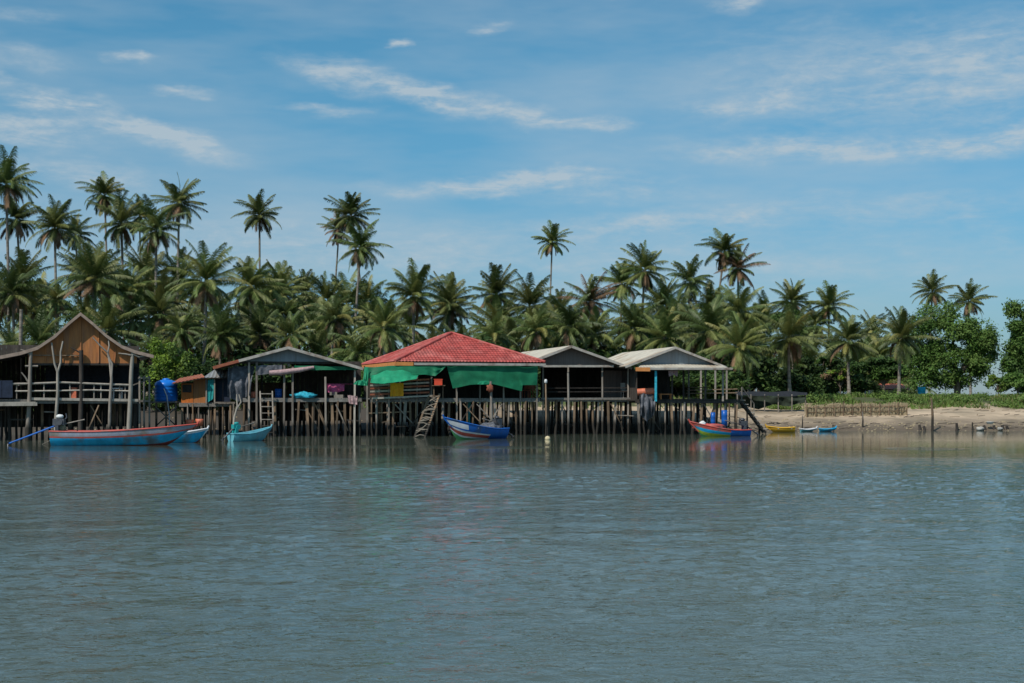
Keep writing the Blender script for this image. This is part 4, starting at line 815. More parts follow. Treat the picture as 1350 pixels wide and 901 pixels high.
for dz_ in (.3, .62):
    b = MB(); p0, p1 = fyx(1062), fyx(1195); b.beam((p0.x, p0.y - .15, hz(p0.x, p0.y) + dz_), (p1.x, p1.y - .15, hz(p1.x, p1.y) + dz_), .03, .04); b.build('rail', 'brown_wood', bf)
np_ = thing('net_pen', 'long black shade net stretched on stakes behind the beach', 'net pen', G(1025, 98, 1.2))
b = MB(); b.sheet([P(970, 516, 99), P(1000, 517, 98.5), P(1040, 516, 98), P(1064, 517.5, 98)], [P(970, 521, 97.5), P(1000, 522, 97), P(1040, 523, 97), P(1064, 521, 97)], 50, 6, .12); b.build('shade_net', 'black_net', np_)
b = MB(); b.sheet([P(970, 522, 99), P(1062, 522, 99)], [P(970, 541, 99), P(985, 536, 99), P(1000, 540, 99), P(1020, 533, 99), P(1040, 536, 99), P(1062, 530, 99)], 40, 6, .16); b.build('side_net', 'dark_green_net', np_)
for px in (972, 990, 1008, 1026, 1044, 1062):
    b = MB(); q = G(px, 97.2, 0); b.beam((q.x, q.y, hz(q.x, q.y) - .2), (q.x, q.y, P(px, 520, 97.2).z), .06, .06); b.build('stake', 'grey_wood', np_)
def stake(px, Y, yt, r, label, m='brown_wood', lean=0, name='stake', group=None):
    b = MB(); a = G(px, Y, hz((px - CX) / F * Y, Y) - .3); c = P(px + lean, yt, Y); b.tube([a, a.lerp(c, .55) + Vector((r * .6, 0, 0)), c], [r * 1.1, r, r * .75], 7); o = b.build(name, m); tag(o, label, 'stake', group)
stake(1229, 89.4, 526, .08, 'tall dark crooked stake standing at the edge of the beach', lean=-1)
stake(1137, 90, 543, .05, 'thin stake in front of the straw coloured brush fence', 'grey_wood')
stake(1057, 90, 548, .04, 'thin stake beside the light blue skiff', 'grey_wood', 1)
stake(1098, 89.5, 560, .04, 'short stake poking up by the farther blue skiff', 'grey_wood')
for px, yt, lb in ((1211, 560, 'low dark stump left of the tall crooked stake'), (1217, 562, 'low dark stump nearest the tall crooked stake'), (1260, 558, 'dark stump alone between the tall stake and the white basin'), (1281, 557, 'thin pale broken post by the pale rock')):
    stake(px, 89.7, yt, .10 if px != 1281 else .06, lb, 'dark_wood' if px != 1281 else 'grey_wood', 1, 'stump')
for px, yt, lb in ((1297, 561, 'dark stump under the left side of the white basin'), (1310, 561, 'dark stump beyond the white basin'), (1321, 561, 'dark stump next to the last at the edge of the beach'), (1327, 562, 'last dark stump towards the far end of the beach')):
    stake(px, 89.8, yt, .11, lb, 'dark_wood', 0, 'stump')
t_ = thing('wash_basin', 'white plastic basin resting on stumps at the waterline', 'basin', P(1305, 560, 89.9)); p = P(1305, 559.5, 89.9)
b = MB(); b.lathe(p, [(0, 0), (.18, 0), (.24, .15), (.26, .16), (.24, .14), (.17, .03), (0, .03)], 18); b.build('bowl', 'white', t_)
for px, yy, s_, lb in ((1292, 564, .36, 'pale concrete lump between the pale post and white basin'), (1318, 565, .26, 'small pale rock below the dark stumps beyond the basin')):
    b = MB(); b.blob(G(px, 89.6, .12), (s_ * 1.3, s_, s_ * .8), px, .25, 0, 16, 10); o = b.build('rock', 'concrete'); tag(o, lb, 'rock')
rk = random.Random(77); pebb = MB()
for i in range(900):
    x = rk.uniform(12, 45) if rk.random() < .7 else rk.uniform(-30, 14); d = abs(rk.gauss(0, 2.2)); y = shore(x) + d - .3; s_ = rk.uniform(.03, .12) * (1.4 if rk.random() < .08 else 1)
    z = hz(x, y); pebb.blob((x, y, z + s_ * .1), (s_ * 1.5, s_, s_ * .8), i, .3, 0, 5, 4)
o = pebb.build('shore_pebbles', 'concrete', loc=(0, 0, 0)); o['kind'] = 'stuff'; o['label'] = 'pebbles and shell litter along the waterline'
o.data.materials[0] = M['straw']

b = MB()
for i in range(260):
    x = rk.uniform(14, 44); d = rk.choice([.6, 2.2, 5.5, 8.8]) + rk.gauss(0, .35); y = shore(x) + d; z = hz(x, y) + .02; a = rk.gauss(0, .5); L_ = rk.uniform(.1, .7)
    b.beam((x, y, z), (x + math.cos(a) * L_, y + math.sin(a) * L_, hz(x + math.cos(a) * L_, y + math.sin(a) * L_) + rk.uniform(.02, .08)), .03, .025, rk.randrange(2))
o = b.build('tide_litter', ['brown_wood', 'dark_wood'], loc=(0, 0, 0)); o['kind'] = 'stuff'; o['label'] = 'twigs and dark litter left along the tide lines of the beach'
# house seen between the trunks at the back right
fb = Fr(1150, 126, 0); hb = thing('beach_house', 'small white house with low orange-pink roof seen under the palms', 'house', G(1172, 128, 2))
zb = 1.7
b = MB(); b.box((fb.L(1172, 0, 0).x, 128.5, zb + .35), (3.2, 3, 1.3)); b.build('wall', 'white', hb)
b = MB(); roof_face(b, G(1146, 126.2, 2.75), G(1199, 126.2, 2.75), G(1188, 128.5, 3.25), G(1160, 128.5, 3.25), .25, .02, t=.08); roof_face(b, G(1199, 131, 2.75), G(1146, 131, 2.75), G(1160, 128.5, 3.25), G(1188, 128.5, 3.25), .25, .02, t=.08); b.build('roof', ['salmon', 'soffit'], hb)
b = MB(); b.box((G(1165, 1, 0).x * 126.95, 126.97, zb + .45), (.6, .06, .55)); b.build('window', 'navy', hb)
b = MB(); b.box((G(1182, 1, 0).x * 126.95, 126.97, zb + .2), (.6, .06, 1.0)); b.build('door', 'brown_wood', hb)
drum(1215, Fr(1215, 112, 0), 0, hz((1215 - CX) / F * 112, 112), .3, .8, 'turq_cloth', 'light blue barrel at the foot of the slender palm before the big leafy tree', 'barrel', 'barrel')

# ------------------------------------------------------------------ palms
def frond(mb, base, azm, e0, L, droop, npair, mi, rr, segs=2, lw=.062, rach=2, lmax=.86, tw=0):
    fw = Vector((math.cos(azm), math.sin(azm), 0)); sd_ = Vector((-math.sin(azm), math.cos(azm), 0)); up = Vector((0, 0, 1))
    K = 9; pts = [Vector(base)]; dirs = []
    side_curve = rr.uniform(-.5, .5)
    for k in range(K):
        s_ = (k + .5) / K; e = e0 - droop * s_ ** 1.35; e = max(e, -1.45); d = fw * math.cos(e) + up * math.sin(e) + sd_ * side_curve * s_; d.normalize(); dirs.append(d); pts.append(pts[-1] + d * L / K)
    def at(s_):
        k = min(K - 1, int(s_ * K)); return pts[k].lerp(pts[k + 1], s_ * K - k), dirs[k]
    wr = .05
    vs = []
    for k in range(K + 1):
        w_ = wr * (1 - .8 * k / K); vs += [pts[k] + sd_ * w_, pts[k] - sd_ * w_]
    mb.add(vs, [(2 * k, 2 * k + 1, 2 * k + 3, 2 * k + 2) for k in range(K)], rach)
    for i in range(npair):
        s_ = .10 + .90 * (i + .5) / npair; p, d = at(s_); ll = lmax * (math.sin(math.pi * min(1, .18 + s_ * .75)) ** .7) * rr.uniform(.8, 1.1); un = sd_.cross(d).normalized()
        if un.z < 0: un = -un
        for side in (-1, 1):
            if rr.random() < .05: continue
            dr = rr.uniform(.15, .7); fwd = .55 + .5 * s_
            dd = (sd_ * side * .85 + d * fwd + un * .12 + up * (-.15 - dr * .5)).normalized()
            w_ = d * (lw / 2) * rr.uniform(.8, 1.2)
            a = p; m_ = p + dd * ll * .5; dd2 = (dd + up * (-.8 - dr * .9)).normalized(); t_ = m_ + dd2 * ll * .5
            mb.add([a - w_, a + w_, m_ + w_ * .9, m_ - w_ * .9, t_ + w_ * .15, t_ - w_ * .15], [(0, 1, 2, 3), (3, 2, 4, 5)], mi)
def crown_mesh(seed, nf=26, L=3.5, droopf=1.0, brown=.12, light=.3, yellow=.05, name='crown', npair=50):
    rr = random.Random(seed); b = MB(); nf += 13
    for i in range(nf):
        t_ = i / (nf - 1); azm = i * 2.39996 + rr.uniform(-.5, .5)
        e0 = R(86) - R(122) * t_ ** .9 + rr.uniform(-.3, .3); Lf = L * (.62 + .42 * math.sin(math.pi * min(1, .25 + t_ * .7))) * rr.uniform(.68, 1.14)
        dr = droopf * (R(26) + R(44) * t_) * rr.uniform(.6, 1.5)
        x = rr.random(); mi = 0
        if t_ > .85 and x < brown * 3: mi = 4
        elif x < light: mi = 1
        elif x > 1 - yellow: mi = 3
        if brown > .5 and rr.random() < brown: mi = 4
        frond(b, (rr.uniform(-.08, .08), rr.uniform(-.08, .08), -.25 * t_ + .1), azm, e0, Lf, dr, npair, mi, rr, rach=2 if mi < 4 else 4)
    for i in range(int(1 + 6 * brown)):     # dead fronds hanging against the trunk
        frond(b, (0, 0, -.35), rr.uniform(0, 6.28), R(-38), L * .62, R(55), npair - 10, 4, rr, rach=4, lmax=.7)
    me_o = b.build(name, ['leaf', 'leaf_light', 'rachis', 'leaf_yellow', 'leaf_brown'], loc=(0, 0, 0)); me = me_o.data; bpy.data.objects.remove(me_o); return me
CR = [crown_mesh(1, light=.4), crown_mesh(2, 24, droopf=1.25, light=.2), crown_mesh(3, 28, droopf=.85, light=.45), crown_mesh(4, 22, droopf=1.4, brown=.3, yellow=.12), crown_mesh(5, 26, droopf=1.1, light=.55, yellow=.1), crown_mesh(6, 24, droopf=1.0, brown=.6, light=.2), crown_mesh(7, 30, droopf=.7, light=.4), crown_mesh(8, 20, droopf=1.15, light=.3, yellow=.08), crown_mesh(9, 18, droopf=1.5, brown=.25, light=.4), crown_mesh(10, 14, L=3.9, droopf=.8, light=.5, yellow=.12), crown_mesh(11, 22, L=3.2, droopf=1.2, brown=.35, light=.3)]
cb = MB(); rr = random.Random(3)
for i in range(13): a_ = rr.uniform(0, 6.28); cb.blob((math.cos(a_) * .27, math.sin(a_) * .27, rr.uniform(-.55, -.12)), (.26, .26, .3), i, .05, 0, 8, 6)
co = cb.build('coconut_bunch', 'coconut', loc=(0, 0, 0)); NUT = co.data; bpy.data.objects.remove(co)
def link(name, me, parent, loc=(0, 0, 0), rot=(0, 0, 0), sc=1):
    o = bpy.data.objects.new(name, me); COL.objects.link(o); o.parent = parent; o.location = loc; o.rotation_euler = rot; o.scale = (sc,) * 3 if not isinstance(sc, tuple) else sc; return o
pr_ = random.Random(99)
def palm(px, py, r, label, v=None, dx=0, Y=None, group=None, bend=0, name='coconut_palm', nuts=True, cat='palm tree'):
    Y = Y or max(104, min(188, 3.05 * F / r)); sc = (r / F * Y) / 2.95
    top = P(px, py, Y); bx = G(px + dx, Y, 0).x; base = Vector((bx, Y, hz(bx, Y) - .2)); root = thing(name, label, cat, base, group)
    b = MB(); K = 10; pts = []; rad = []; H = top.z - base.z
    for k in range(K + 1):
        s_ = k / K; q = base.lerp(top, s_); q.x += bend / F * Y * math.sin(math.pi * s_); q.y += .25 * math.sin(math.pi * s_); pts.append(q); rad.append(.15 + .10 * (1 - s_) ** 6 - .03 * s_)
    b.tube(pts, [x * min(1.15, max(.85, sc)) for x in rad], 8); b.build('trunk', 'palm_bark', root)
    v = pr_.randrange(11) if v is None else v; loc = top - base
    tilt = (top.x - pts[-3].x) / max(.5, H * .2) * .5
    link('crown', CR[v], root, loc, (pr_.uniform(-.08, .08), tilt + pr_.uniform(-.06, .06), pr_.uniform(0, 6.28)), sc)
    if nuts: link('coconut_bunch', NUT, root, loc, (0, 0, pr_.uniform(0, 6.28)), sc)
    return root
PL = [ # column, row, radius, label, variant, base offset
 (8, 243, 42, 'tallest coconut palm at the far left edge, its drooping crown cut by the frame', 1, 4),
 (22, 290, 36, 'coconut palm with a ragged crown tucked under the tallest one at the far left', 3, 12),
 (72, 300, 38, 'bushy coconut palm standing free between the far left palms and the tall cluster', 0, 2),
 (100, 310, 28, 'small dark coconut palm crown just behind the bushy one on the left', 7, 5),
 (138, 258, 32, 'tall coconut palm whose crown tops the left cluster of four', 3, 6),
 (160, 295, 38, 'yellowish coconut palm in the middle of the left cluster of four', 4, 4),
 (184, 285, 26, 'slim coconut palm half hidden between two crowns of the left cluster', 7, 2),
 (206, 305, 40, 'wide drooping coconut palm at the lower end of the left cluster', 1, -4),
 (236, 268, 35, 'tall coconut palm with a long bare trunk beside the left cluster', 0, -6),
 (342, 284, 31, 'lone tall coconut palm with a small round crown behind the grey gabled hut', 0, 0),
 (463, 284, 33, 'upper crown of the three entwined tall palms behind the red roof', 2, 32),
 (447, 303, 26, 'brownish palm on the leaning trunk of the three entwined tall palms', 5, -16),
 (475, 328, 36, 'lower spreading crown of the three entwined tall palms behind the red roof', 1, -14),
 (728, 319, 25, 'lone slender coconut palm rising highest behind the brown gabled hut', 0, -7),
 (778, 398, 36, 'coconut palm with many dead brown fronds behind the brown gabled hut', 5, 0),
 (820, 374, 32, 'coconut palm with a straight pale trunk rising behind the two gabled huts', 2, -4),
 (850, 357, 36, 'large feathery coconut palm to the right of the straight pale trunk', 0, -9),
 (909, 372, 34, 'coconut palm with arching fronds above the ridge of the open-sided hut', 7, 0),
 (955, 332, 31, 'highest palm of the leaning pair behind the open-sided hut', 3, -24),
 (973, 354, 31, 'lower palm of the leaning pair behind the open-sided hut', 5, 2),
 (1043, 398, 28, 'round dark coconut palm crown right of the leaning pair', 6, 2),
 (1093, 404, 30, 'coconut palm with a thin straight trunk down to the green bank', 0, 0),
 (1119, 450, 37, 'bushy medium coconut palm beside the thin straight trunk', 2, 1),
 (1189, 446, 38, 'coconut palm with one yellow drooping frond in front of the leafy tree', 4, -4),
 (1229, 385, 26, 'slender palm standing over the big leafy tree, nearer the middle', 0, -4),
 (1277, 398, 27, 'slender palm standing over the outer side of the big leafy tree', 0, 3),
 (272, 372, 48, 'broad pale green coconut palm in front of the bare-trunked tall palm', 4, -6),
 (330, 378, 42, 'coconut palm below the lone tall one behind the grey gabled hut', 2, 0),
 (123, 368, 46, 'broad coconut palm below the left cluster, above the swept roof', 6, 4),
 (17, 388, 44, 'wide dark coconut palm over the left slope of the swept roof', 1, 0),
 (55, 400, 40, 'dark coconut palm between two wide ones above the swept roof', 7, 3),
 (170, 385, 40, 'dense coconut palm right of the swept roof ridge', 0, 2),
 (215, 395, 38, 'coconut palm above the bright green shrub and blue tank', 6, 0),
 (370, 384, 37, 'upright young coconut palm above the ridge of the grey gabled hut', 6, 0),
 (401, 386, 33, 'small crowned coconut palm right of the grey ridge, in the second row', 2, 0),
 (432, 398, 36, 'coconut palm beneath the leaning trunk behind the grey gabled hut', 0, 2),
 (484, 398, 34, 'dark coconut palm directly below the entwined tall palms', 7, 0),
 (545, 390, 43, 'broad coconut palm over the left slope of the red roof', 0, 0),
 (592, 400, 38, 'coconut palm straight above the peak of the red roof', 6, 2),
 (655, 388, 36, 'fan shaped coconut palm above the right slope of the red roof', 6, 0),
 (698, 405, 40, 'bright coconut palm between the red roof and the lone slender palm', 4, 2),
 (738, 410, 31, 'small coconut palm at the foot of the lone slender palm', 2, 0),
 (873, 405, 36, 'mid green coconut palm below the large feathery one', 6, 2),
 (938, 405, 34, 'dark coconut palm behind the leaning trunk of the pair', 7, 2),
 (975, 412, 40, 'dense coconut palm directly below the leaning pair', 0, 0),
 (1008, 420, 32, 'dark coconut palm between the leaning pair and the round dark crown', 1, 0),
 (973, 458, 42, 'sunlit low coconut palm touching the end of the flat porch roof', 4, 4),
 (1040, 446, 45, 'sunlit bushy coconut palm in front of the black shade net', 4, 2),
 (1150, 440, 30, 'dark palm behind the bushy medium palm on the right bank', 7, 0),
 (1075, 430, 30, 'low dark palm tucked behind the thin straight trunk', 1, 0),
 (506, 432, 38, 'low yellowish coconut palm at the left foot of the red roof', 4, 2),
 (445, 434, 40, 'low coconut palm with hanging dead fronds right of the grey ridge', 3, 0),
 (232, 440, 40, 'low coconut palm behind the bright green shrub', 2, 3),
 (655, 432, 40, 'low sunlit coconut palm hanging over the right slope of the red roof', 4, 0),
 (880, 440, 36, 'low coconut palm just over the ridge of the open-sided hut', 2, 0),
 (325, 432, 40, 'low drooping coconut palm over the left slope of the grey gabled hut', 1, 0)]
NEAR = {'sunlit low coconut': 104, 'sunlit bushy coconut': 105, 'bushy medium coconut': 111, 'coconut palm with one yellow': 110, 'low yellowish coconut': 108}
for (px, py, r, lb, v, dx) in PL: palm(px, py, r, lb, v, dx, next((y for k, y in NEAR.items() if lb.startswith(k)), None))
# the packed grove between: palms that nothing tells apart, one label per stretch
seg = [(-400, 0, 'crowded palm beyond the far left edge of the swept-roof hut'), (0, 200, 'crowded filler palm in the shade of the grove behind the swept-roof hut'), (200, 300, 'crowded filler palm in the shade of the grove behind the shed and tank'), (300, 480, 'crowded filler palm in the shade of the grove behind the grey gabled hut'),
       (480, 700, 'crowded filler palm in the shade of the grove behind the red roof'), (700, 835, 'crowded filler palm in the shade of the grove behind the brown gabled hut'), (835, 985, 'crowded filler palm in the shade of the grove behind the open-sided hut'), (985, 1215, 'crowded filler palm in the dark row behind the green bank'), (1215, 1900, 'palm growing beyond the right edge of the beach')]
def filler(px, py, r, Y, v=None):
    for a, c_, lb in seg:
        if a <= px < c_: return palm(px, py, r, lb, v, pr_.uniform(-5, 5), Y, lb.replace('crowded filler palm', 'palms').replace('crowded palm', 'palms').replace('palm growing', 'palms'), pr_.uniform(-4, 4), nuts=False)
def topline(px):
    T = [(-400, 330), (0, 345), (100, 350), (220, 362), (300, 372), (400, 385), (500, 395), (600, 402), (750, 405), (850, 400), (960, 402), (1050, 425), (1130, 445), (1210, 455), (1300, 470)]
    for (a, y0), (c_, y1) in zip(T, T[1:]):
        if a <= px <= c_: return y0 + (y1 - y0) * (px - a) / (c_ - a)
    return 460
px = -330
while px < 1205:
    tl = topline(px)
    if (0 < px or pr_.random() < .5) and pr_.random() < .75: filler(px + pr_.uniform(-8, 8), tl + 20 + pr_.uniform(-16, 26), pr_.uniform(28, 42), pr_.uniform(150, 172), pr_.choice([0, 1, 6, 7, 2, 8, 9, 10]))
    if px > -60: filler(px + 15 + pr_.uniform(-8, 8), tl + 52 + pr_.uniform(-20, 20), pr_.uniform(28, 44), pr_.uniform(128, 145), pr_.choice([0, 1, 2, 7, 3, 8, 9, 10]))
    px += 33
px = -80
while px < 1000:
    filler(px + pr_.uniform(-10, 10), 454 + pr_.uniform(-22, 20), pr_.uniform(30, 46), pr_.uniform(108, 120), pr_.choice([1, 2, 4, 3, 7, 8, 9, 10])); px += 46
for px, py, r, Y in ((1160, 470, 28, 135), (1390, 420, 34, 120), (1440, 400, 36, 130), (1500, 430, 40, 118), (1570, 410, 38, 126), (1650, 430, 40, 120)): filler(px, py, r, Y)

# dead pole trunk without crown, far left
b = MB(); b.tube([G(27, 100, 1.0), P(27, 460, 100), P(28, 408, 100)], [.15, .13, .12], 8); o = b.build('bare_trunk', 'palm_bark'); tag(o, 'bare crownless palm trunk behind the left slope of the swept roof', 'tree trunk')

# ------------------------------------------------------------------ broadleaf trees and bushes
def leafmass(mb, blobs, nleaf, size, rr, mats=(0, 1), light=.35, shell=.55):
    tot = sum(q[1][0] * q[1][2] for q in blobs)
    for c_, d in blobs:
        n_ = int(nleaf * d[0] * d[2] / tot); c_ = Vector(c_); m0 = mats[1] if rr.random() < light else mats[0]
        for i in range(n_):
            v = Vector((rr.gauss(0, 1), rr.gauss(0, 1), rr.gauss(0, 1))).normalized(); r_ = max(.1, rr.gauss(shell + .25, .24)) * (1 + .4 * mnoise.noise(v * 2.3 + c_))
            p = c_ + Vector((v.x * d[0], v.y * d[1], v.z * d[2])) * r_
            if mnoise.noise(p * .85) + .45 * mnoise.noise(p * 2.3) < -.34: continue
            nn = (v * .6 + Vector((rr.gauss(0, .5), rr.gauss(0, .5), rr.gauss(.4, .5)))).normalized(); a = nn.cross(Vector((rr.gauss(0, 1), rr.gauss(0, 1), rr.gauss(0, 1)))).normalized(); c2_ = nn.cross(a); s_ = size * rr.uniform(.6, 1.3)
            mb.add([p - a * s_, p + c2_ * s_ * .45, p + a * s_, p - c2_ * s_ * .45], [(0, 1, 2, 3)], m0 if rr.random() < .85 else mats[1 - mats.index(m0)])
def tree(name, label, px, Y, yb, blobs_px, nleaf, size, mats, seed, cat='tree', group=None, light=.35, trunk=.22, dep=.8):
    rr = random.Random(seed); x = (px - CX) / F * Y; base = Vector((x, Y, hz(x, Y) - .1)); root = thing(name, label, cat, base, group); bl = []
    for (cx, cy, rx, ry) in blobs_px:
        k = Y / F; c_ = P(cx, cy, Y + rr.uniform(-1, 1) * rx * k * dep); bl.append((c_, (rx * k, rx * k * .9, ry * k)))
    b = MB(); leafmass(b, bl, nleaf, size, rr, (0, 1), light); b.build('crown', mats, root)
    b = MB(); zt_ = sum(q[0].z for q in bl) / len(bl); fork = Vector((x, Y, base.z + (zt_ - base.z) * .45)); b.tube([base, fork], [trunk, trunk * .75], 8)
    for c_, d in bl[::max(1, len(bl) // 7)]: b.tube([fork, fork.lerp(c_, .5) + Vector((0, 0, .2)), c_], [trunk * .55, trunk * .35, trunk * .12], 6)
    b.build('trunk', 'bark', root); return root
def blobcloud(cx, cy, rx, ry, n_, seed, s0=.25, s1=.42):
    rr = random.Random(seed); o = []
    for i in range(n_):
        a = rr.uniform(0, 6.28); q = math.sqrt(rr.random()) * .8; s_ = rr.uniform(s0, s1); o.append((cx + math.cos(a) * rx * q, cy + math.sin(a) * ry * q, rx * s_, ry * s_ * .85))
    return o
tree('broadleaf_tree', 'big rounded leafy green tree on the right bank below the two slender palms', 1262, 118, 510,
     blobcloud(1258, 458, 60, 52, 95, 5, .14, .26) + [(1216, 425, 18, 14), (1240, 502, 22, 12), (1265, 504, 20, 10), (1212, 505, 18, 10), (1300, 440, 14, 16), (1306, 462, 12, 12), (1208, 460, 14, 14), (1204, 484, 16, 14), (1212, 440, 12, 12), (1225, 410, 14, 10), (1250, 406, 16, 10), (1290, 488, 18, 12), (1222, 490, 20, 16)], 52000, .12, ['broad', 'broad_light'], 5, light=.4, trunk=.3)
tree('broadleaf_tree', 'tall leafy tree cut by the right edge of the frame', 1352, 112, 515,
     blobcloud(1362, 430, 36, 38, 30, 8, .15, .3) + blobcloud(1356, 485, 34, 30, 26, 9, .15, .3) + [(1345, 455, 18, 14), (1340, 462, 14, 12), (1336, 408, 12, 12), (1334, 478, 14, 14)], 30000, .12, ['broad', 'broad_light'], 9, light=.45, trunk=.28)
tree('broadleaf_tree', 'low dark spreading bush at the foot of the tree at the right edge', 1342, 108, 515, blobcloud(1342, 503, 26, 14, 12, 10), 7000, .14, ['broad', 'broad_light'], 12, 'bush', light=.1, trunk=.1)
tree('shrub', 'pale green small shrub between the big leafy tree and the right edge', 1316, 114, 515, blobcloud(1314, 505, 16, 14, 9, 11), 5000, .13, ['broad_light', 'broad_bright'], 14, 'bush', light=.3, trunk=.06)
tree('shrub', 'bright yellow-green shrub rising between the swept-roof hut and the orange shed', 222, 93, 520, blobcloud(222, 480, 28, 34, 20, 21, .22, .36) + [(205, 458, 9, 12), (248, 478, 9, 14), (236, 486, 12, 14), (207, 500, 12, 14)], 13000, .10, ['broad_light', 'broad_bright'], 22, 'shrub', light=.75, trunk=.08)
tree('broadleaf_tree', 'bright green leafy tree top under the round dark palm crown', 1045, 125, 510, blobcloud(1048, 424, 26, 18, 10, 31), 9000, .13, ['broad', 'broad_light'], 31, light=.45, trunk=.09)
tree('broadleaf_tree', 'dark leafy tree between the open-sided hut and the sunlit bushy palm', 1000, 122, 510, blobcloud(1000, 488, 34, 20, 18, 33), 9000, .16, ['understory', 'broad'], 33, light=.25, trunk=.15)
tree('broadleaf_tree', 'dark leafy tree behind the palm with the yellow frond', 1165, 126, 510, blobcloud(1160, 486, 42, 17, 24, 35, .15, .3), 10000, .17, ['understory', 'broad'], 35, light=.25, trunk=.15)
tree('shrub', 'reddish-green low shrub under the bushy medium palm on the bank', 1108, 112, 515, blobcloud(1108, 494, 22, 9, 9, 37), 4000, .12, ['broad_bright', 'leaf_brown'], 37, 'shrub', light=.35, trunk=.06)
tree('broadleaf_tree', 'dark green tree mass behind the thin straight palm trunk', 1080, 130, 510, blobcloud(1080, 484, 38, 20, 22, 39, .15, .3), 9000, .17, ['understory', 'broad'], 39, light=.2, trunk=.15)
tree('broadleaf_tree', 'rounded leafy tree between the pale palm trunks and the open-sided hut', 862, 116, 510, blobcloud(868, 452, 30, 16, 12, 41), 8000, .15, ['broad', 'broad_light'], 41, light=.35, trunk=.15)
# shared understory bushes: one mesh shape per variant, copied
protos = []
for s_ in range(4):
    rr = random.Random(60 + s_); b = MB(); bl = [((rr.uniform(-1.3, 1.3), rr.uniform(-.8, .8), rr.uniform(.5, 1.9)), (rr.uniform(.5, .9), rr.uniform(.5, .8), rr.uniform(.4, .8))) for _ in range(9)]
    leafmass(b, bl, 2600, .16, rr, (0, 1), .25); o = b.build('leaves', ['understory', 'understory_light'], loc=(0, 0, 0)); s2_ = MB()
    for k in range(4): s2_.tube([(rr.uniform(-.2, .2), 0, -.2), bl[k][0]], [.05, .02], 5)
    o2 = s2_.build('stem', 'bark', loc=(0, 0, 0)); protos.append((o.data, o2.data)); bpy.data.objects.remove(o); bpy.data.objects.remove(o2)
BL = {0: 'dark understory bush in the shade behind the huts', 1: 'dark understory bush under the palms along the green bank', 2: 'bush beyond the right edge of the beach'}
def bush(px, Y, sc, k, v):
    x = (px - CX) / F * Y; root = thing('bush', BL[k], 'bush', (x, Y, hz(x, Y) - .1), BL[k].replace('bush', 'bushes')); a_ = pr_.uniform(0, 6.28)
    link('leaves', protos[v][0], root, (0, 0, 0), (0, 0, a_), (sc * 1.2, sc * 1.2, sc)); link('stem', protos[v][1], root, (0, 0, 0), (0, 0, a_), sc)
px = -60
while px < 985:
    bush(px + pr_.uniform(-5, 5), pr_.uniform(101.5, 105), pr_.uniform(.8, 1.25), 0, pr_.randrange(4)); bush(px + pr_.uniform(-5, 20), pr_.uniform(112, 124), pr_.uniform(1.3, 1.9), 0, pr_.randrange(4)); px += 31
for px in range(990, 1205, 24): bush(px, pr_.uniform(110, 120), pr_.uniform(.7, 1.1) if not 1140 < px < 1200 else .35, 1, pr_.randrange(4))
for px in range(-60, 340, 22): x_ = (px - CX) / F * 96; bush(px, shore(x_) + pr_.uniform(8, 11), pr_.uniform(.45, .8), 0, pr_.randrange(4))
for px in range(-380, -60, 60): bush(px, pr_.uniform(104, 112), 1.5, 0, pr_.randrange(4))
for px in range(1380, 1750, 55): bush(px, pr_.uniform(108, 114), 1.4, 2, pr_.randrange(4))

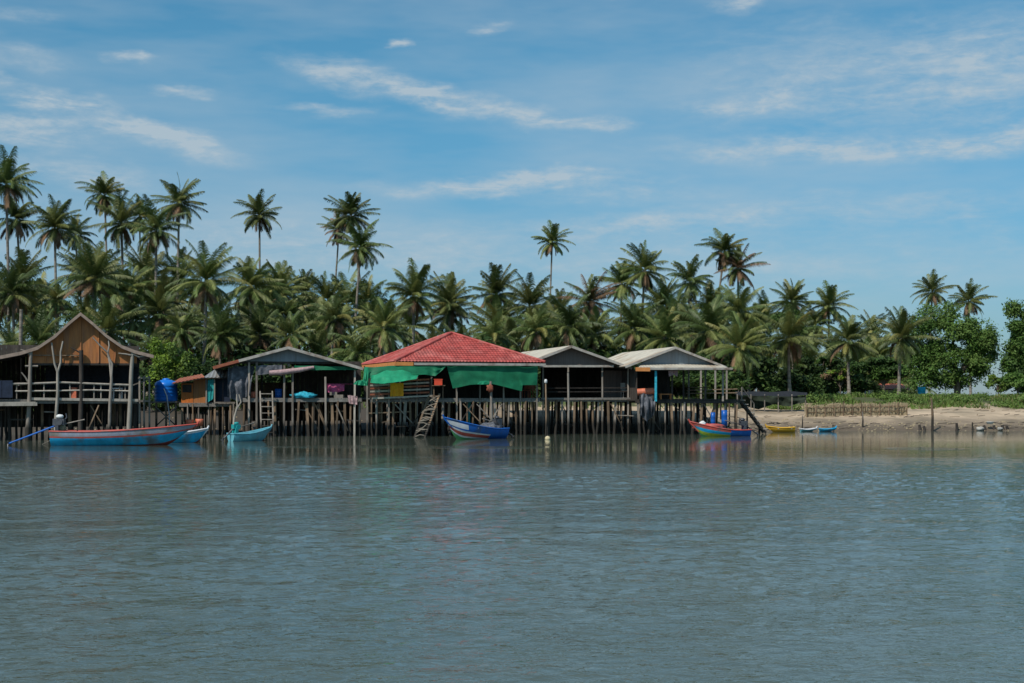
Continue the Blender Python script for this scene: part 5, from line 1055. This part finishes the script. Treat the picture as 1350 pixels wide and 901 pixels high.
# far thicket: uncountable mass of fronds and leaves closing the grove
b = MB(); rr = random.Random(200)
for i in range(620):
    px = rr.uniform(-450, 1190); Y = rr.uniform(172, 196); tl = topline(px) + 44 + 12 * mnoise.noise(Vector((px * .03, 0, 5))); py = tl + rr.random() ** .8 * (520 - tl); c_ = P(px, py, Y)
    frond(b, c_, rr.uniform(0, 6.28), rr.uniform(.2, 1.2), rr.uniform(2.6, 3.8), rr.uniform(.8, 1.6), 24, rr.choice([0, 0, 0, 1]), rr, lw=.13)
o = b.build('distant_palm_thicket', ['leaf', 'leaf_light', 'rachis', 'leaf_yellow', 'leaf_brown'], loc=(0, 180, 0)); o['kind'] = 'stuff'; o['label'] = 'dense far mass of palm fronds closing the back of the grove'
b = MB(); rr = random.Random(201); bl = []
for i in range(240):
    px = rr.uniform(-450, 1180); Y = rr.uniform(150, 172); tl = topline(px) + 62; py = tl + rr.random() * (522 - tl); r_ = rr.uniform(1.2, 2.4); bl.append((P(px, py, Y), (r_ * 1.2, r_, r_)))
leafmass(b, bl, 60000, .3, rr, (0, 1), .2, .3)
o = b.build('grove_undergrowth', ['broad', 'broad_light'], loc=(0, 160, 0)); o['kind'] = 'stuff'; o['label'] = 'dark leafy undergrowth filling the depth of the palm grove'

# grass on the bank
b = MB(); rr = random.Random(300)
for i in range(42000):
    x = rr.uniform(-45, 75) if rr.random() < .3 else rr.uniform(14, 48); d = rr.uniform(10.6, 22); y = shore(x) + d
    if d < 12.5 + 2.6 * mnoise.noise(Vector((x * .22, 3, 1))): continue
    if mnoise.noise(Vector((x * .3, y * .3, 7))) < -.25: continue
    z = hz(x, y); h = rr.uniform(.08, .28) * (1 + .8 * mnoise.noise(Vector((x * .5, y * .5, 2)))); a = rr.uniform(0, 3.14); w_ = Vector((math.cos(a), math.sin(a), 0)) * rr.uniform(.03, .07)
    tp = Vector((x + rr.uniform(-.18, .18), y + rr.uniform(-.18, .18), z + h)); b.add([Vector((x, y, z - .03)) - w_, Vector((x, y, z - .03)) + w_, tp + w_ * .3, tp - w_ * .3], [(0, 1, 2, 3)], 1 if rr.random() < .16 else 0)
o = b.build('bank_grass', ['grass', 'dry_grass'], loc=(20, 105, 0)); o['kind'] = 'stuff'; o['label'] = 'green grass and creepers covering the bank above the beach'
b = MB(); rr = random.Random(301); bl = []
for i in range(130):
    x = rr.uniform(14, 60); d = rr.uniform(12.5, 17) + 2 * mnoise.noise(Vector((x * .22, 3, 1))); y = shore(x) + d; s_ = rr.uniform(.25, .6); bl.append((Vector((x, y, hz(x, y) + s_ * .3)), (s_ * 1.6, s_, s_ * .6)))
leafmass(b, bl, 22000, .09, rr, (0, 1), .6, .5)
o = b.build('bank_creepers', ['broad_light', 'grass'], loc=(20, 105, 0)); o['kind'] = 'stuff'; o['label'] = 'low leafy creepers in mounds on the bank'
